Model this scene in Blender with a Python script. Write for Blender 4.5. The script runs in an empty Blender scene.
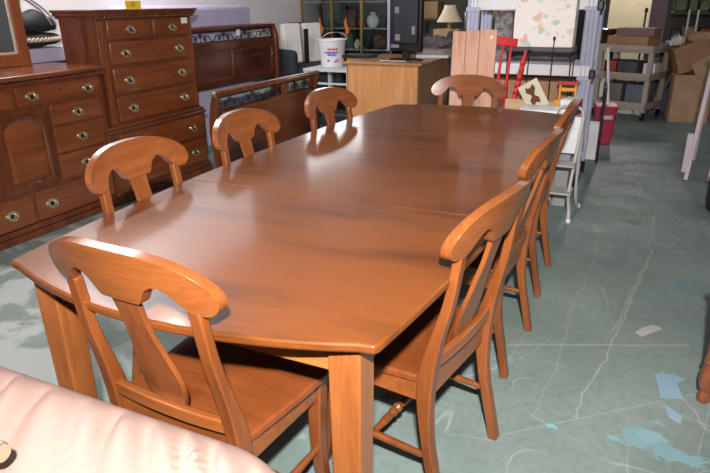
import bpy, bmesh, math, random
from mathutils import Vector, Matrix
random.seed(7)
PI = math.pi
SC = bpy.context.scene
COL = SC.collection

# ------------------------------------------------------------------ materials
MATS = {}
def new_mat(name):
    m = bpy.data.materials.new(name); m.use_nodes = True
    nt = m.node_tree; b = nt.nodes['Principled BSDF']
    return m, nt, b
def plain(name, col, rough=.5, metal=0, bump=0, bscale=60, vary=.08, coat=0, emit=None, estr=1, vscale=6, trans=0, ior=1.45):
    if name in MATS: return MATS[name]
    m, nt, b = new_mat(name)
    b.inputs['Roughness'].default_value = rough; b.inputs['Metallic'].default_value = metal
    b.inputs['Coat Weight'].default_value = coat; b.inputs['IOR'].default_value = ior
    b.inputs['Transmission Weight'].default_value = trans
    tc = nt.nodes.new('ShaderNodeTexCoord')
    n = nt.nodes.new('ShaderNodeTexNoise'); n.inputs['Scale'].default_value = vscale; n.inputs['Detail'].default_value = 4
    nt.links.new(tc.outputs['Object'], n.inputs['Vector'])
    r = nt.nodes.new('ShaderNodeValToRGB')
    c = Vector(col)
    r.color_ramp.elements[0].position = .3; r.color_ramp.elements[1].position = .7
    r.color_ramp.elements[0].color = (*(c * (1 - vary)), 1); r.color_ramp.elements[1].color = (*[min(1, v) for v in c * (1 + vary)], 1)
    nt.links.new(n.outputs['Fac'], r.inputs['Fac']); nt.links.new(r.outputs['Color'], b.inputs['Base Color'])
    if bump:
        n2 = nt.nodes.new('ShaderNodeTexNoise'); n2.inputs['Scale'].default_value = bscale; n2.inputs['Detail'].default_value = 5
        nt.links.new(tc.outputs['Object'], n2.inputs['Vector'])
        bp = nt.nodes.new('ShaderNodeBump'); bp.inputs['Strength'].default_value = bump; bp.inputs['Distance'].default_value = .01
        nt.links.new(n2.outputs['Fac'], bp.inputs['Height']); nt.links.new(bp.outputs['Normal'], b.inputs['Normal'])
    if emit:
        b.inputs['Emission Color'].default_value = (*emit, 1); b.inputs['Emission Strength'].default_value = estr
    MATS[name] = m
    return m
def wood(name, dark, light, axis=1, rough=.25, coat=.3, scale=9, blotch=.5, bump=.06, plank=0, coatr=.12):
    if name in MATS: return MATS[name]
    m, nt, b = new_mat(name)
    N = nt.nodes.new; L = nt.links.new
    tc = N('ShaderNodeTexCoord'); mp = N('ShaderNodeMapping')
    s = [scale] * 3; s[axis] = scale * .09
    mp.inputs['Scale'].default_value = s
    L(tc.outputs['Object'], mp.inputs['Vector'])
    n = N('ShaderNodeTexNoise'); n.inputs['Scale'].default_value = 2.2; n.inputs['Detail'].default_value = 8; n.inputs['Roughness'].default_value = .62; n.inputs['Distortion'].default_value = .6
    L(mp.outputs['Vector'], n.inputs['Vector'])
    mp2 = N('ShaderNodeMapping'); s2 = [2.2] * 3; s2[axis] = .9; mp2.inputs['Scale'].default_value = s2
    L(tc.outputs['Object'], mp2.inputs['Vector'])
    n2 = N('ShaderNodeTexNoise'); n2.inputs['Scale'].default_value = 2.5; n2.inputs['Detail'].default_value = 5
    L(mp2.outputs['Vector'], n2.inputs['Vector'])
    mx = N('ShaderNodeMath'); mx.operation = 'MULTIPLY_ADD'; mx.inputs[1].default_value = blotch
    L(n2.outputs['Fac'], mx.inputs[0]); L(n.outputs['Fac'], mx.inputs[2])
    r = N('ShaderNodeValToRGB'); r.color_ramp.elements[0].position = .38 + blotch * .33; r.color_ramp.elements[1].position = .62 + blotch * .62
    r.color_ramp.elements[0].color = (*dark, 1); r.color_ramp.elements[1].color = (*light, 1)
    L(mx.outputs[0], r.inputs['Fac'])
    # thin dark pores
    mp3 = N('ShaderNodeMapping'); s3 = [90] * 3; s3[axis] = 5; mp3.inputs['Scale'].default_value = s3
    L(tc.outputs['Object'], mp3.inputs['Vector'])
    n3 = N('ShaderNodeTexNoise'); n3.inputs['Scale'].default_value = 1.6; n3.inputs['Detail'].default_value = 3
    L(mp3.outputs['Vector'], n3.inputs['Vector'])
    r3 = N('ShaderNodeValToRGB'); r3.color_ramp.elements[0].position = .32; r3.color_ramp.elements[1].position = .5
    r3.color_ramp.elements[0].color = (.85, .8, .77, 1); r3.color_ramp.elements[1].color = (1, 1, 1, 1)
    L(n3.outputs['Fac'], r3.inputs['Fac'])
    mm = N('ShaderNodeMix'); mm.data_type = 'RGBA'; mm.blend_type = 'MULTIPLY'; mm.inputs['Factor'].default_value = .8
    L(r.outputs['Color'], mm.inputs['A']); L(r3.outputs['Color'], mm.inputs['B'])
    L(mm.outputs['Result'], b.inputs['Base Color'])
    b.inputs['Roughness'].default_value = rough; b.inputs['Coat Weight'].default_value = coat; b.inputs['Coat Roughness'].default_value = coatr
    bp = N('ShaderNodeBump'); bp.inputs['Strength'].default_value = bump; bp.inputs['Distance'].default_value = .004
    L(n3.outputs['Fac'], bp.inputs['Height']); L(bp.outputs['Normal'], b.inputs['Normal'])
    MATS[name] = m
    return m

M_TABLE = wood('cherry_table_top', (.085, .022, .004), (.155, .044, .008), axis=0, rough=.45, coat=.5, scale=4.5, blotch=1.0, bump=.008, coatr=.13)
M_TABLE.node_tree.nodes['Principled BSDF'].inputs['Specular IOR Level'].default_value = .2
M_TLEG = wood('honey_cherry_upright', (.2, .06, .015), (.33, .112, .03), axis=2, rough=.3, coat=.3, scale=9, blotch=.6)
M_TAPR = wood('honey_cherry_apron', (.27, .085, .02), (.42, .155, .04), axis=0, rough=.3, coat=.3, scale=9)
M_CH_X = wood('chair_wood_wide', (.125, .035, .009), (.24, .073, .018), axis=0, rough=.27, coat=.35, scale=8, blotch=.8)
M_CH_Z = wood('chair_wood_upright', (.12, .032, .008), (.22, .064, .016), axis=2, rough=.3, coat=.3, scale=8, blotch=.7)
M_CH_Y = wood('chair_wood_seat', (.12, .031, .008), (.2, .054, .014), axis=0, rough=.26, coat=.4, scale=7, blotch=.8)
M_DR = wood('mahogany_case', (.085, .02, .008), (.17, .045, .015), axis=2, rough=.28, coat=.3, scale=9)
M_DRF = wood('mahogany_drawer', (.13, .032, .01), (.25, .07, .02), axis=0, rough=.26, coat=.35, scale=8)
M_DRT = wood('mahogany_top', (.11, .028, .01), (.2, .055, .018), axis=0, rough=.25, coat=.4, scale=8)
M_BED = wood('dark_red_bed_wood', (.065, .015, .007), (.14, .034, .012), axis=0, rough=.25, coat=.4, scale=8)
M_BEDP = wood('red_bed_post_wood', (.1, .024, .009), (.2, .052, .017), axis=2, rough=.22, coat=.4, scale=8)
M_MIR = wood('mirror_frame_wood', (.16, .04, .012), (.3, .085, .024), axis=2, rough=.28, coat=.3, scale=8)
M_OAK = wood('honey_oak', (.5, .22, .08), (.66, .33, .13), axis=2, rough=.4, coat=.15, scale=10, blotch=.4)
M_OAKD = wood('honey_oak_top', (.32, .14, .05), (.45, .21, .08), axis=0, rough=.35, coat=.2, scale=10, blotch=.4)
M_PINE = wood('pink_cedar_boards', (.36, .17, .11), (.6, .33, .23), axis=2, rough=.6, coat=0, scale=12, blotch=.9)
M_BRASS = plain('aged_brass', (.95, .82, .58), .3, 1, vary=.2)
M_DBRASS = plain('dark_brass', (.12, .08, .04), .4, .8)
M_BLACK = plain('black_plastic', (.012, .012, .014), .4)
M_IRON = plain('black_iron', (.02, .018, .018), .45, .6)
M_WHITE = plain('white_plastic', (.75, .73, .76), .4)
M_GREYPL = plain('grey_plastic', (.42, .43, .55), .5)
M_LEATHER = plain('pink_leather', (.235, .15, .125), .55, bump=.04, bscale=260, vary=.03, coat=0)
M_CARD = plain('cardboard', (.3, .17, .09), .85, vary=.15)
M_CARD2 = plain('pale_cardboard', (.4, .25, .15), .85, vary=.15)
M_RED = plain('red_paint', (.6, .02, .025), .35, vary=.1)
M_CREAM = plain('cream_cloth', (.85, .72, .5), .8)
M_GLASS = plain('clear_glass', (.9, .95, .95), .02, trans=1, vary=0)
M_STEEL = plain('brushed_steel', (.55, .54, .52), .3, 1)

# ------------------------------------------------------------------ mesh helpers
def obj(name, bm, mat, parent=None, bev=0, smooth=True, seg=2, loc=None, rot=None, ang=35):
    me = bpy.data.meshes.new(name)
    bmesh.ops.recalc_face_normals(bm, faces=bm.faces[:])
    bm.to_mesh(me); bm.free()
    o = bpy.data.objects.new(name, me); COL.objects.link(o)
    if isinstance(mat, (list, tuple)):
        for x in mat: me.materials.append(x)
    else: me.materials.append(mat)
    if smooth:
        for p in me.polygons: p.use_smooth = True
        me.set_sharp_from_angle(angle=math.radians(ang))
    if bev:
        b = o.modifiers.new('bevel', 'BEVEL'); b.width = bev; b.segments = seg; b.limit_method = 'ANGLE'; b.angle_limit = math.radians(32)
        b.harden_normals = False
    if parent: o.parent = parent
    if loc: o.location = loc
    if rot: o.rotation_euler = rot
    return o
def thing(name, label, cat, loc=(0, 0, 0), rz=0, group=None):
    o = bpy.data.objects.new(name, None); COL.objects.link(o); o.empty_display_size = .1
    o.location = loc; o.rotation_euler = (0, 0, rz); o['label'] = label; o['category'] = cat
    if group: o['group'] = group
    return o
def tag(o, label, cat, group=None, kind=None):
    o['label'] = label; o['category'] = cat
    if group: o['group'] = group
    if kind: o['kind'] = kind
    return o
def struct(o):
    o['kind'] = 'structure'; return o
def box(bm, x0, x1, y0, y1, z0, z1, mtx=None):
    vs = [bm.verts.new((x, y, z)) for z in (z0, z1) for y in (y0, y1) for x in (x0, x1)]
    for f in ((0, 2, 3, 1), (4, 5, 7, 6), (0, 1, 5, 4), (2, 6, 7, 3), (0, 4, 6, 2), (1, 3, 7, 5)):
        bm.faces.new([vs[i] for i in f])
    if mtx is not None:
        for v in vs: v.co = mtx @ v.co
    return vs
def BX(*a, mtx=None):
    bm = bmesh.new(); box(bm, *a, mtx=mtx); return bm
def sweep(bm, pts, sizes, n=None, up=(1, 0, 0)):
    """rectangular (n=None) or round section along pts; sizes (w,d) or r"""
    rings = []
    P = [Vector(p) for p in pts]
    for i, p in enumerate(P):
        t = (P[min(i + 1, len(P) - 1)] - P[max(i - 1, 0)]).normalized()
        u = Vector(up); u = (u - t * u.dot(t))
        if u.length < 1e-4: u = Vector((0, 1, 0)) - t * t.y
        u.normalize(); v = t.cross(u)
        s = sizes[i] if isinstance(sizes, list) else sizes
        if n is None:
            w, d = s
            ring = [p + u * w / 2 * a + v * d / 2 * b for a, b in ((-1, -1), (1, -1), (1, 1), (-1, 1))]
        else:
            ring = [p + (u * math.cos(2 * PI * k / n) + v * math.sin(2 * PI * k / n)) * s for k in range(n)]
        rings.append([bm.verts.new(c) for c in ring])
    k = len(rings[0])
    for a, b in zip(rings, rings[1:]):
        for j in range(k): bm.faces.new((a[j], a[(j + 1) % k], b[(j + 1) % k], b[j]))
    bm.faces.new(rings[0]); bm.faces.new(rings[-1][::-1])
def smooth_pts(pts, m=6):
    P = [Vector(p) for p in pts]; out = []
    for i in range(len(P) - 1):
        a, b, c, d = P[max(i - 1, 0)], P[i], P[i + 1], P[min(i + 2, len(P) - 1)]
        for k in range(m):
            t = k / m
            out.append(.5 * ((2 * b) + (c - a) * t + (2 * a - 5 * b + 4 * c - d) * t * t + (3 * b - a - 3 * c + d) * t ** 3))
    out.append(P[-1]); return out
def prism(bm, outline, a0, a1, plane='xz', bend=None):
    """extrude a closed 2d outline; plane gives its axes, a0..a1 the range on the third"""
    def co(u, v, w): return {'xz': (u, w, v), 'xy': (u, v, w), 'yz': (w, u, v)}[plane]
    A = [bm.verts.new(co(u, v, a0)) for u, v in outline]; B = [bm.verts.new(co(u, v, a1)) for u, v in outline]
    n = len(A)
    bm.faces.new(A); bm.faces.new(B[::-1])
    for i in range(n): bm.faces.new((A[i], B[i], B[(i + 1) % n], A[(i + 1) % n]))
    return A + B
def lathe(bm, prof, n=24, mtx=None, close=True):
    rings = []; allv = []
    for r, z in prof:
        ring = [bm.verts.new((max(r, 1e-4) * math.cos(2 * PI * k / n), max(r, 1e-4) * math.sin(2 * PI * k / n), z)) for k in range(n)]
        rings.append(ring); allv += ring
    for a, b in zip(rings, rings[1:]):
        for j in range(n): bm.faces.new((a[j], a[(j + 1) % n], b[(j + 1) % n], b[j]))
    if close: bm.faces.new(rings[0][::-1]); bm.faces.new(rings[-1])
    if mtx is not None:
        for v in allv: v.co = mtx @ v.co
    return allv
def lathe_between(bm, p0, p1, prof, n=14):
    p0 = Vector(p0); p1 = Vector(p1); d = p1 - p0
    q = d.to_track_quat('Z', 'Y').to_matrix().to_4x4()
    lathe(bm, [(r, z * d.length) for r, z in prof], n, Matrix.Translation(p0) @ q)
def lerp(tab, x):
    if x <= tab[0][0]: return tab[0][1]
    for (a, b), (c, d) in zip(tab, tab[1:]):
        if x <= c:
            t = (x - a) / (c - a); return b + (d - b) * t
    return tab[-1][1]
def strip_solid(bm, rows):
    """rows: list of (fl, fh, bl, bh) points -> closed solid"""
    R = [[bm.verts.new(p) for p in r] for r in rows]
    for a, b in zip(R, R[1:]):
        for j in range(len(a)): bm.faces.new((a[j], a[(j + 1) % len(a)], b[(j + 1) % len(a)], b[j]))
    bm.faces.new(R[0]); bm.faces.new(R[-1][::-1])
def copy_tree(o, parent=None):
    c = o.copy(); COL.objects.link(c)
    if parent: c.parent = parent
    for ch in list(o.children): copy_tree(ch, c)
    return c
def text_part(name, s, size, mat, parent, loc, rot, ext=.0008):
    cu = bpy.data.curves.new(name, 'FONT'); cu.body = s; cu.size = size; cu.extrude = ext; cu.align_x = 'CENTER'; cu.align_y = 'CENTER'
    t = bpy.data.objects.new(name + '_tmp', cu); COL.objects.link(t)
    dg = bpy.context.evaluated_depsgraph_get()
    me = bpy.data.meshes.new_from_object(t.evaluated_get(dg))
    bpy.data.objects.remove(t)
    o = bpy.data.objects.new(name, me); COL.objects.link(o); me.materials.clear(); me.materials.append(mat)
    o.parent = parent; o.location = loc; o.rotation_euler = rot
    return o

# ------------------------------------------------------------------ floor, walls, ceiling
def floor_mat():
    m, nt, b = new_mat('painted_concrete'); N = nt.nodes.new; L = nt.links.new
    tc = N('ShaderNodeTexCoord')
    def noise(sc, det=5, dist=0, rough=.6, vec=None):
        n = N('ShaderNodeTexNoise'); n.inputs['Scale'].default_value = sc; n.inputs['Detail'].default_value = det
        n.inputs['Distortion'].default_value = dist; n.inputs['Roughness'].default_value = rough
        L(vec or tc.outputs['Object'], n.inputs['Vector']); return n.outputs['Fac']
    def ramp(f, p0, c0, p1, c1):
        r = N('ShaderNodeValToRGB'); r.color_ramp.elements[0].position = p0; r.color_ramp.elements[1].position = p1
        r.color_ramp.elements[0].color = (*c0, 1); r.color_ramp.elements[1].color = (*c1, 1); L(f, r.inputs['Fac']); return r.outputs['Color']
    def mix(f, a, c):
        x = N('ShaderNodeMix'); x.data_type = 'RGBA'
        if isinstance(f, float): x.inputs['Factor'].default_value = f
        else: L(f, x.inputs['Factor'])
        L(a, x.inputs['A'])
        if isinstance(c, tuple): x.inputs['B'].default_value = (*c, 1)
        else: L(c, x.inputs['B'])
        return x.outputs['Result']
    def mth(op, a, b_=None, c=None, clamp=False):
        x = N('ShaderNodeMath'); x.operation = op; x.use_clamp = clamp
        for i, v in enumerate((a, b_, c)):
            if v is None: continue
            if isinstance(v, (int, float)): x.inputs[i].default_value = v
            else: L(v, x.inputs[i])
        return x.outputs[0]
    base = ramp(noise(1.3, 8), .35, (.15, .2, .182), .68, (.235, .295, .272))
    base = mix(ramp(noise(30, 6), .45, (0, 0, 0), .8, (.5, .5, .5)), base, (.1, .13, .12))
    # worn pale patches, mostly on the left side near the table end
    sep = N('ShaderNodeSeparateXYZ'); L(tc.outputs['Object'], sep.inputs[0])
    X, Y = sep.outputs['X'], sep.outputs['Y']
    left = mth('MULTIPLY', mth('SUBTRACT', -.5, X, clamp=True), mth('SUBTRACT', 1.2, Y, clamp=True), clamp=True)
    pat = ramp(noise(2.6, 4, .5), .5, (0, 0, 0), .56, (1, 1, 1))
    base = mix(mth('MULTIPLY', left, mth('MULTIPLY', pat, .9)), base, (.42, .43, .42))
    # fine scratches: thin iso-lines of stretched noise
    for k, (sx, sy, w, st) in enumerate(((1.2, .35, .004, .55), (.3, 1.1, .004, .45), (.9, .8, .003, .5), (2.2, .5, .004, .35))):
        mp = N('ShaderNodeMapping'); mp.inputs['Scale'].default_value = (sx, sy, 1); mp.inputs['Location'].default_value = (k * 3.1, k * 1.7, k)
        mp.inputs['Rotation'].default_value = (0, 0, .3 * k)
        L(tc.outputs['Object'], mp.inputs['Vector'])
        f = noise(1.6, 2, .3, .4, mp.outputs['Vector'])
        l = mth('SUBTRACT', 1, mth('DIVIDE', mth('ABSOLUTE', mth('SUBTRACT', f, .5)), w), clamp=True)
        brk = ramp(noise(2.2, 3), .5, (0, 0, 0), .6, (1, 1, 1))
        base = mix(mth('MULTIPLY', mth('MULTIPLY', l, brk), st), base, (.5, .5, .47))
    # drag marks at known places (segments)
    wob = noise(3, 3)
    Xw = mth('ADD', X, mth('MULTIPLY', mth('SUBTRACT', wob, .5), .12)); Yw = mth('ADD', Y, mth('MULTIPLY', mth('SUBTRACT', wob, .5), .1))
    segs = [((1.17, 1.47), (.92, -.35), .006, .5), ((1.12, 1.2), (1.0, .35), .006, .45), ((.45, -.02), (1.3, .35), .012, .35), ((1.17, 2.2), (1.15, 1.5), .005, .5),
            ((.96, 3.8), (1.08, 2.6), .006, .5), ((.75, .6), (1.35, .75), .004, .35), ((.85, 1.6), (.78, -.4), .004, .3), ((1.2, .1), (1.45, -.5), .007, .4), ((.7, -.55), (1.4, .05), .005, .35)]
    for (x0, y0), (x1, y1), w, st in segs:
        dx, dy = x1 - x0, y1 - y0; l2 = dx * dx + dy * dy
        px = mth('SUBTRACT', Xw, x0); py = mth('SUBTRACT', Yw, y0)
        t = mth('DIVIDE', mth('ADD', mth('MULTIPLY', px, dx), mth('MULTIPLY', py, dy)), l2, clamp=True)
        ex = mth('SUBTRACT', px, mth('MULTIPLY', t, dx)); ey = mth('SUBTRACT', py, mth('MULTIPLY', t, dy))
        d = mth('SQRT', mth('ADD', mth('MULTIPLY', ex, ex), mth('MULTIPLY', ey, ey)))
        base = mix(mth('MULTIPLY', mth('SUBTRACT', 1, mth('DIVIDE', d, w), clamp=True), st), base, (.5, .5, .46))
    # chipped light blue paint
    wob2 = mth('MULTIPLY', mth('SUBTRACT', noise(26, 6, .4, .7), .5), .28)
    for x0, y0, rx, ry, c in ((1.12, -.38, .05, .06, (.2, .34, .36)), (1.17, -.36, .05, .035, (.24, .38, .42)), (1.2, -.42, .04, .045, (.19, .33, .35)), (1.27, -.43, .06, .03, (.2, .34, .36)), (1.18, -.27, .025, .014, (.22, .36, .38)),
                              (.84, -.44, .018, .01, (.22, .42, .46)), (1.045, -.42, .025, .012, (.2, .38, .42)), (1.05, 1.95, .04, .05, (.12, .2, .21)), (1.3, 1.0, .07, .08, (.16, .23, .24)), (.9, -.75, .05, .03, (.2, .34, .36))):
        ax = mth('DIVIDE', mth('SUBTRACT', X, x0), rx); ay = mth('DIVIDE', mth('SUBTRACT', Y, y0), ry)
        d = mth('ADD', mth('SQRT', mth('ADD', mth('MULTIPLY', ax, ax), mth('MULTIPLY', ay, ay))), mth('MULTIPLY', wob2, 12))
        base = mix(mth('MULTIPLY', mth('SUBTRACT', 1.1, d), 6, clamp=True), base, c)
    L(base, b.inputs['Base Color'])
    b.inputs['Roughness'].default_value = .42
    rr = ramp(noise(5, 5), .3, (.5, .5, .5), .7, (.72, .72, .72)); L(rr, b.inputs['Roughness'])
    bp = N('ShaderNodeBump'); bp.inputs['Strength'].default_value = .1; bp.inputs['Distance'].default_value = .01
    L(noise(25, 6), bp.inputs['Height']); L(bp.outputs['Normal'], b.inputs['Normal'])
    return m
XL, XR, YN, YF, ZC = -3.25, 5.5, -5.0, 10.0, 3.2
struct(obj('floor', BX(XL - .1, XR + .1, YN - .1, YF + .1, -.1, 0), floor_mat()))
M_WALL = plain('white_wall', (.85, .81, .84), .7, vary=.04, vscale=1.5)
struct(obj('wall_left', BX(XL - .15, XL, YN, YF, 0, ZC), M_WALL))
struct(obj('wall_back', BX(XL, XR, YF, YF + .15, 0, ZC), plain('beige_wall', (.62, .5, .34), .8, vary=.05)))
struct(obj('wall_right', BX(XR, XR + .15, YN, YF, 0, ZC), plain('grey_wall', (.3, .29, .29), .8)))
struct(obj('wall_front', BX(XL, XR, YN - .15, YN, 0, ZC), plain('grey_wall', (.3, .29, .29), .8)))
struct(obj('ceiling', BX(XL, XR, YN, YF, ZC, ZC + .1), plain('ceiling_paint', (.45, .45, .45), .9)))
struct(obj('trim_1', BX(.93, 1.13, 7.2, 7.4, 0, ZC), plain('mauve_column', (.16, .11, .12), .7)))   # steel column by the back area
struct(obj('wall_partition', BX(-3.25, .35, 8.2, 8.3, 0, ZC), plain('dark_partition', (.07, .06, .055), .8)))
struct(obj('wall_divider', BX(1.13, 5.5, 8.2, 8.3, 0, ZC), plain('dark_partition', (.07, .06, .055), .8)))

# ------------------------------------------------------------------ dining table
T0 = Vector((.008, .1, 0)); HL = 1.43
def half_w(y):      # y relative to the table centre
    t = abs(y) / HL
    return .625 - .081 * t ** 2.6
def table_section(y0, y1, end=0):
    bm = bmesh.new()
    n = 14; Lf = []; Rt = []
    ys = [y0 + (y1 - y0) * i / n for i in range(n + 1)]
    out = [(half_w(y), y) for y in ys]
    if end > 0:
        w = half_w(HL)
        out += [(w - .008, HL + .012)] + [(w * math.cos(a * PI / 16), HL + .115 * (1 - (math.cos(a * PI / 16)) ** 2)) for a in range(2, 15)] + [(-w + .008, HL + .012)]
    out += [(-half_w(y), y) for y in ys[::-1]]
    if end < 0:
        w = half_w(HL)
        out += [(-w + .008, -HL - .012)] + [(-w * math.cos(a * PI / 16), -HL - .115 * (1 - (math.cos(a * PI / 16)) ** 2)) for a in range(2, 15)] + [(w - .008, -HL - .012)]
    prism(bm, out, .737, .76, 'xy'); return bm
tab = thing('dining_table', 'long reddish brown dining table with bowed ends and glossy top, ringed by eight wooden chairs', 'table', T0)
for nm, a, b, e in (('table_end', -HL, -.5965, -1), ('table_leaf', -.5955, -.0005, 0), ('table_leaf', .0005, .5955, 0), ('table_end', .5965, HL, 1)):
    obj(nm, table_section(a, b, e), M_TABLE, tab, bev=.0012 if e == 0 else .0065, seg=3)
for sx in (-1, 1):
    for sy in (-1, 1):
        bm = bmesh.new(); cx, cy = sx * .456, sy * (HL - .05)
        sweep(bm, [(cx, cy, 0), (cx, cy, .35), (cx, cy, .6), (cx, cy, .736)], [(.066, .066), (.072, .072), (.077, .077), (.077, .077)])
        obj('leg', bm, M_TLEG, tab, bev=.004)
for sx in (-1, 1): obj('apron', BX(sx * .47 - .011, sx * .47 + .011, -HL + .1, HL - .1, .645, .736), M_TAPR, tab, bev=.002)
for sy in (-1, 1): obj('apron', BX(-.42, .42, sy * (HL - .04) - .011, sy * (HL - .04) + .011, .645, .736), M_TAPR, tab, bev=.002)

# ------------------------------------------------------------------ dining chairs
def yback(z): return lerp([(0, -.232), (.1, -.212), (.2, -.19), (.32, -.173), (.45, -.172), (.55, -.195), (.65, -.222), (.75, -.25), (.85, -.277), (.97, -.305)], z)
def make_chair():
    t = thing('dining_chair', 'x', 'chair')
    # crest rail
    R = .039; cx = .209; cz = .857
    TOP = [(0, .973), (.05, .971), (.09, .963), (.13, .949), (.165, .929), (.19, .909), (.207, .892)]
    BOT = [(0, .823), (.055, .823), (.062, .829), (.072, .846), (.085, .864), (.103, .875), (.122, .876), (.14, .868), (.155, .852), (.167, .835), (.18, .823), (.195, .8185), (.209, .818)]
    def top(x):
        return .857 + .095 * max(0, 1 - (x / .2482) ** 2.6) ** .56
    def bot(x):
        return lerp(BOT, x) if x < cx else cz - R * math.sqrt(max(0, 1 - ((x - cx) / R) ** 2))
    xs = [i * .207 / 34 for i in range(34)] + [cx + R * math.sin(k * PI / 16) for k in range(0, 8)] + [cx + R * .997]
    xs = [-x for x in xs[:0:-1]] + xs; KX = .99
    bm = bmesh.new(); rows = []
    for x in xs:
        a = abs(x); zt, zb = top(a), bot(a); y = .62 * x * x
        row = []
        for yy, zs in ((-.014, [zb + (zt - zb) * k / 4 for k in range(5)]), (.014, [zt - (zt - zb) * k / 4 for k in range(5)])):
            for z in zs: row.append((x * KX, yback(z) + y + yy + .004, z))
        rows.append(row)
    strip_solid(bm, rows)
    obj('crest_rail', bm, M_CH_X, t, bev=.004, ang=40)
    # back posts run down into the rear legs
    for s in (-1, 1):
        bm = bmesh.new()
        pts = smooth_pts([(s * .207, -.232, 0), (s * .2, -.209, .12), (s * .196, -.18, .27), (s * .195, -.172, .43), (s * .192, -.194, .56), (s * .187, -.226, .69), (s * .182, -.2455, .828)], 4)
        sz = [(.036 - .004 * max(0, p.z - .45) / .4, .03 - .006 * max(0, p.z - .45) / .4 + .018 * math.exp(-((p.z - .44) / .13) ** 2)) for p in pts]
        sweep(bm, pts, sz); obj('rear_post', bm, M_CH_Z, t, bev=.004)
    # splat
    bm = bmesh.new(); rows = []
    W = [(.49, .05), (.52, .063), (.55, .074), (.585, .077), (.62, .071), (.665, .057), (.72, .045), (.76, .042), (.8, .045), (.86, .052)]
    for i in range(25):
        z = .492 + (.855 - .492) * i / 24; w = lerp(W, z) * .84; y = yback(z) + .006
        rows.append([(-w, y - .007, z), (0, y - .009, z), (w, y - .007, z), (w, y + .007, z), (0, y + .005, z), (-w, y + .007, z)])
    strip_solid(bm, rows); obj('splat', bm, M_CH_Z, t, bev=.002)
    # lower back rail
    def bent(z0, z1, yo, th, hw=.185, k=.35):
        bm = bmesh.new(); rows = []
        for i in range(17):
            x = -hw + 2 * hw * i / 16; y = yo + k * x * x
            rows.append([(x, y - th, z0), (x, y + th, z0), (x, y + th, z1), (x, y - th, z1)])
        strip_solid(bm, rows); return bm
    obj('lower_rail', bent(.474, .51, -.193, .011), M_CH_X, t, bev=.004)
    # seat: saddled board
    bm = bmesh.new(); nx, ny = 24, 20; G = []
    def hw(v): return .207 + .04 * v ** .8 - .022 * max(0, (v - .85) / .15) ** 2
    for lay in (0, 1):
        g = []
        for j in range(ny + 1):
            v = j / ny; row = []
            for i in range(nx + 1):
                u = i / nx * 2 - 1
                y = -.165 + .37 * v + .02 * (1 - u * u) * (v > .5) * (v - .5) * 2
                x = u * hw(v)
                z = .456 - (0 if lay else .026)
                if lay: z -= .007 * max(0, 1 - ((abs(u) - .45) / .4) ** 2) * max(0, 1 - ((v - .45) / .42) ** 2)
                row.append(bm.verts.new((x, y, z)))
            g.append(row)
        G.append(g)
    for g in G:
        for j in range(ny):
            for i in range(nx): bm.faces.new((g[j][i], g[j][i + 1], g[j + 1][i + 1], g[j + 1][i]))
    a, b = G
    for i in range(nx):
        bm.faces.new((a[0][i], a[0][i + 1], b[0][i + 1], b[0][i])); bm.faces.new((a[ny][i], a[ny][i + 1], b[ny][i + 1], b[ny][i]))
    for j in range(ny):
        bm.faces.new((a[j][0], a[j + 1][0], b[j + 1][0], b[j][0])); bm.faces.new((a[j][nx], a[j + 1][nx], b[j + 1][nx], b[j][nx]))
    obj('seat', bm, M_CH_Y, t, bev=.007, seg=3)
    bm = bmesh.new()
    sweep(bm, [(-.19, .155, .4), (.19, .155, .4)], (.02, .058), up=(0, 1, 0))
    for s in (-1, 1): sweep(bm, [(s * .193, -.18, .4), (s * .208, .15, .4)], (.02, .058), up=(1, 0, 0))
    sweep(bm, [(-.18, -.165, .415), (.18, -.165, .415)], (.02, .09), up=(0, 1, 0))
    obj('seat_frame', bm, M_CH_X, t, bev=.002)
    for s in (-1, 1):
        bm = bmesh.new()
        pts = smooth_pts([(s * .208, .185, 0), (s * .205, .162, .12), (s * .204, .152, .26), (s * .206, .158, .428)], 4)
        sweep(bm, pts, [(.03 + .014 * p.z / .43, .032 + .014 * p.z / .43) for p in pts]); obj('front_leg', bm, M_CH_Z, t, bev=.004)
        bm = bmesh.new(); lathe_between(bm, (s * .198, -.198, .19), (s * .204, .155, .19), [(.0085, 0), (.011, .25), (.0125, .5), (.011, .75), (.0085, 1)], 12)
        obj('side_stretcher', bm, M_CH_Z, t)
    bm = bmesh.new()
    lathe_between(bm, (-.202, .0, .19), (.202, .0, .19), [(.008, 0), (.0105, .1), (.013, .17), (.0135, .24), (.009, .262), (.015, .285), (.0155, .305), (.009, .33), (.0165, .355), (.0165, .375), (.0095, .4), (.0125, .43), (.0145, .5),
        (.0125, .57), (.0095, .6), (.0165, .625), (.0165, .645), (.009, .67), (.0155, .695), (.015, .715), (.009, .738), (.0135, .76), (.013, .83), (.0105, .9), (.008, 1)], 14)
    obj('cross_stretcher', bm, M_CH_Z, t)
    return t
chair = make_chair()
R_ = math.radians
CH = [((.037, -1.205), -3, 'wooden dining chair at the near end of the table, its back to the sofa'),
      ((.404, -.745), 80, 'wooden dining chair on the right side of the table, nearest the camera'),
      ((.405, .01), 87, 'wooden dining chair in the middle of the right side of the table'),
      ((.395, .77), 91, 'wooden dining chair farthest along the right side, beside the white step stool'),
      ((-.4, -.705), -88, 'wooden dining chair in front of the dresser with arched door, left side of the table'),
      ((-.4, -.035), -90, 'wooden dining chair in the middle of the left side, in front of the footboard post'),
      ((-.385, .745), -97, 'wooden dining chair farthest along the left side, in front of the white side table'),
      ((-.07, 1.415), 180, 'wooden dining chair at the far end of the table, in front of the pinkish board')]
for i, ((x, y), a, lab) in enumerate(CH):
    c = chair if i == 0 else copy_tree(chair)
    c.location = (x, y, 0); c.rotation_euler = (0, 0, R_(a)); c['label'] = lab; c['group'] = 'dining chairs around the long table'

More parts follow.
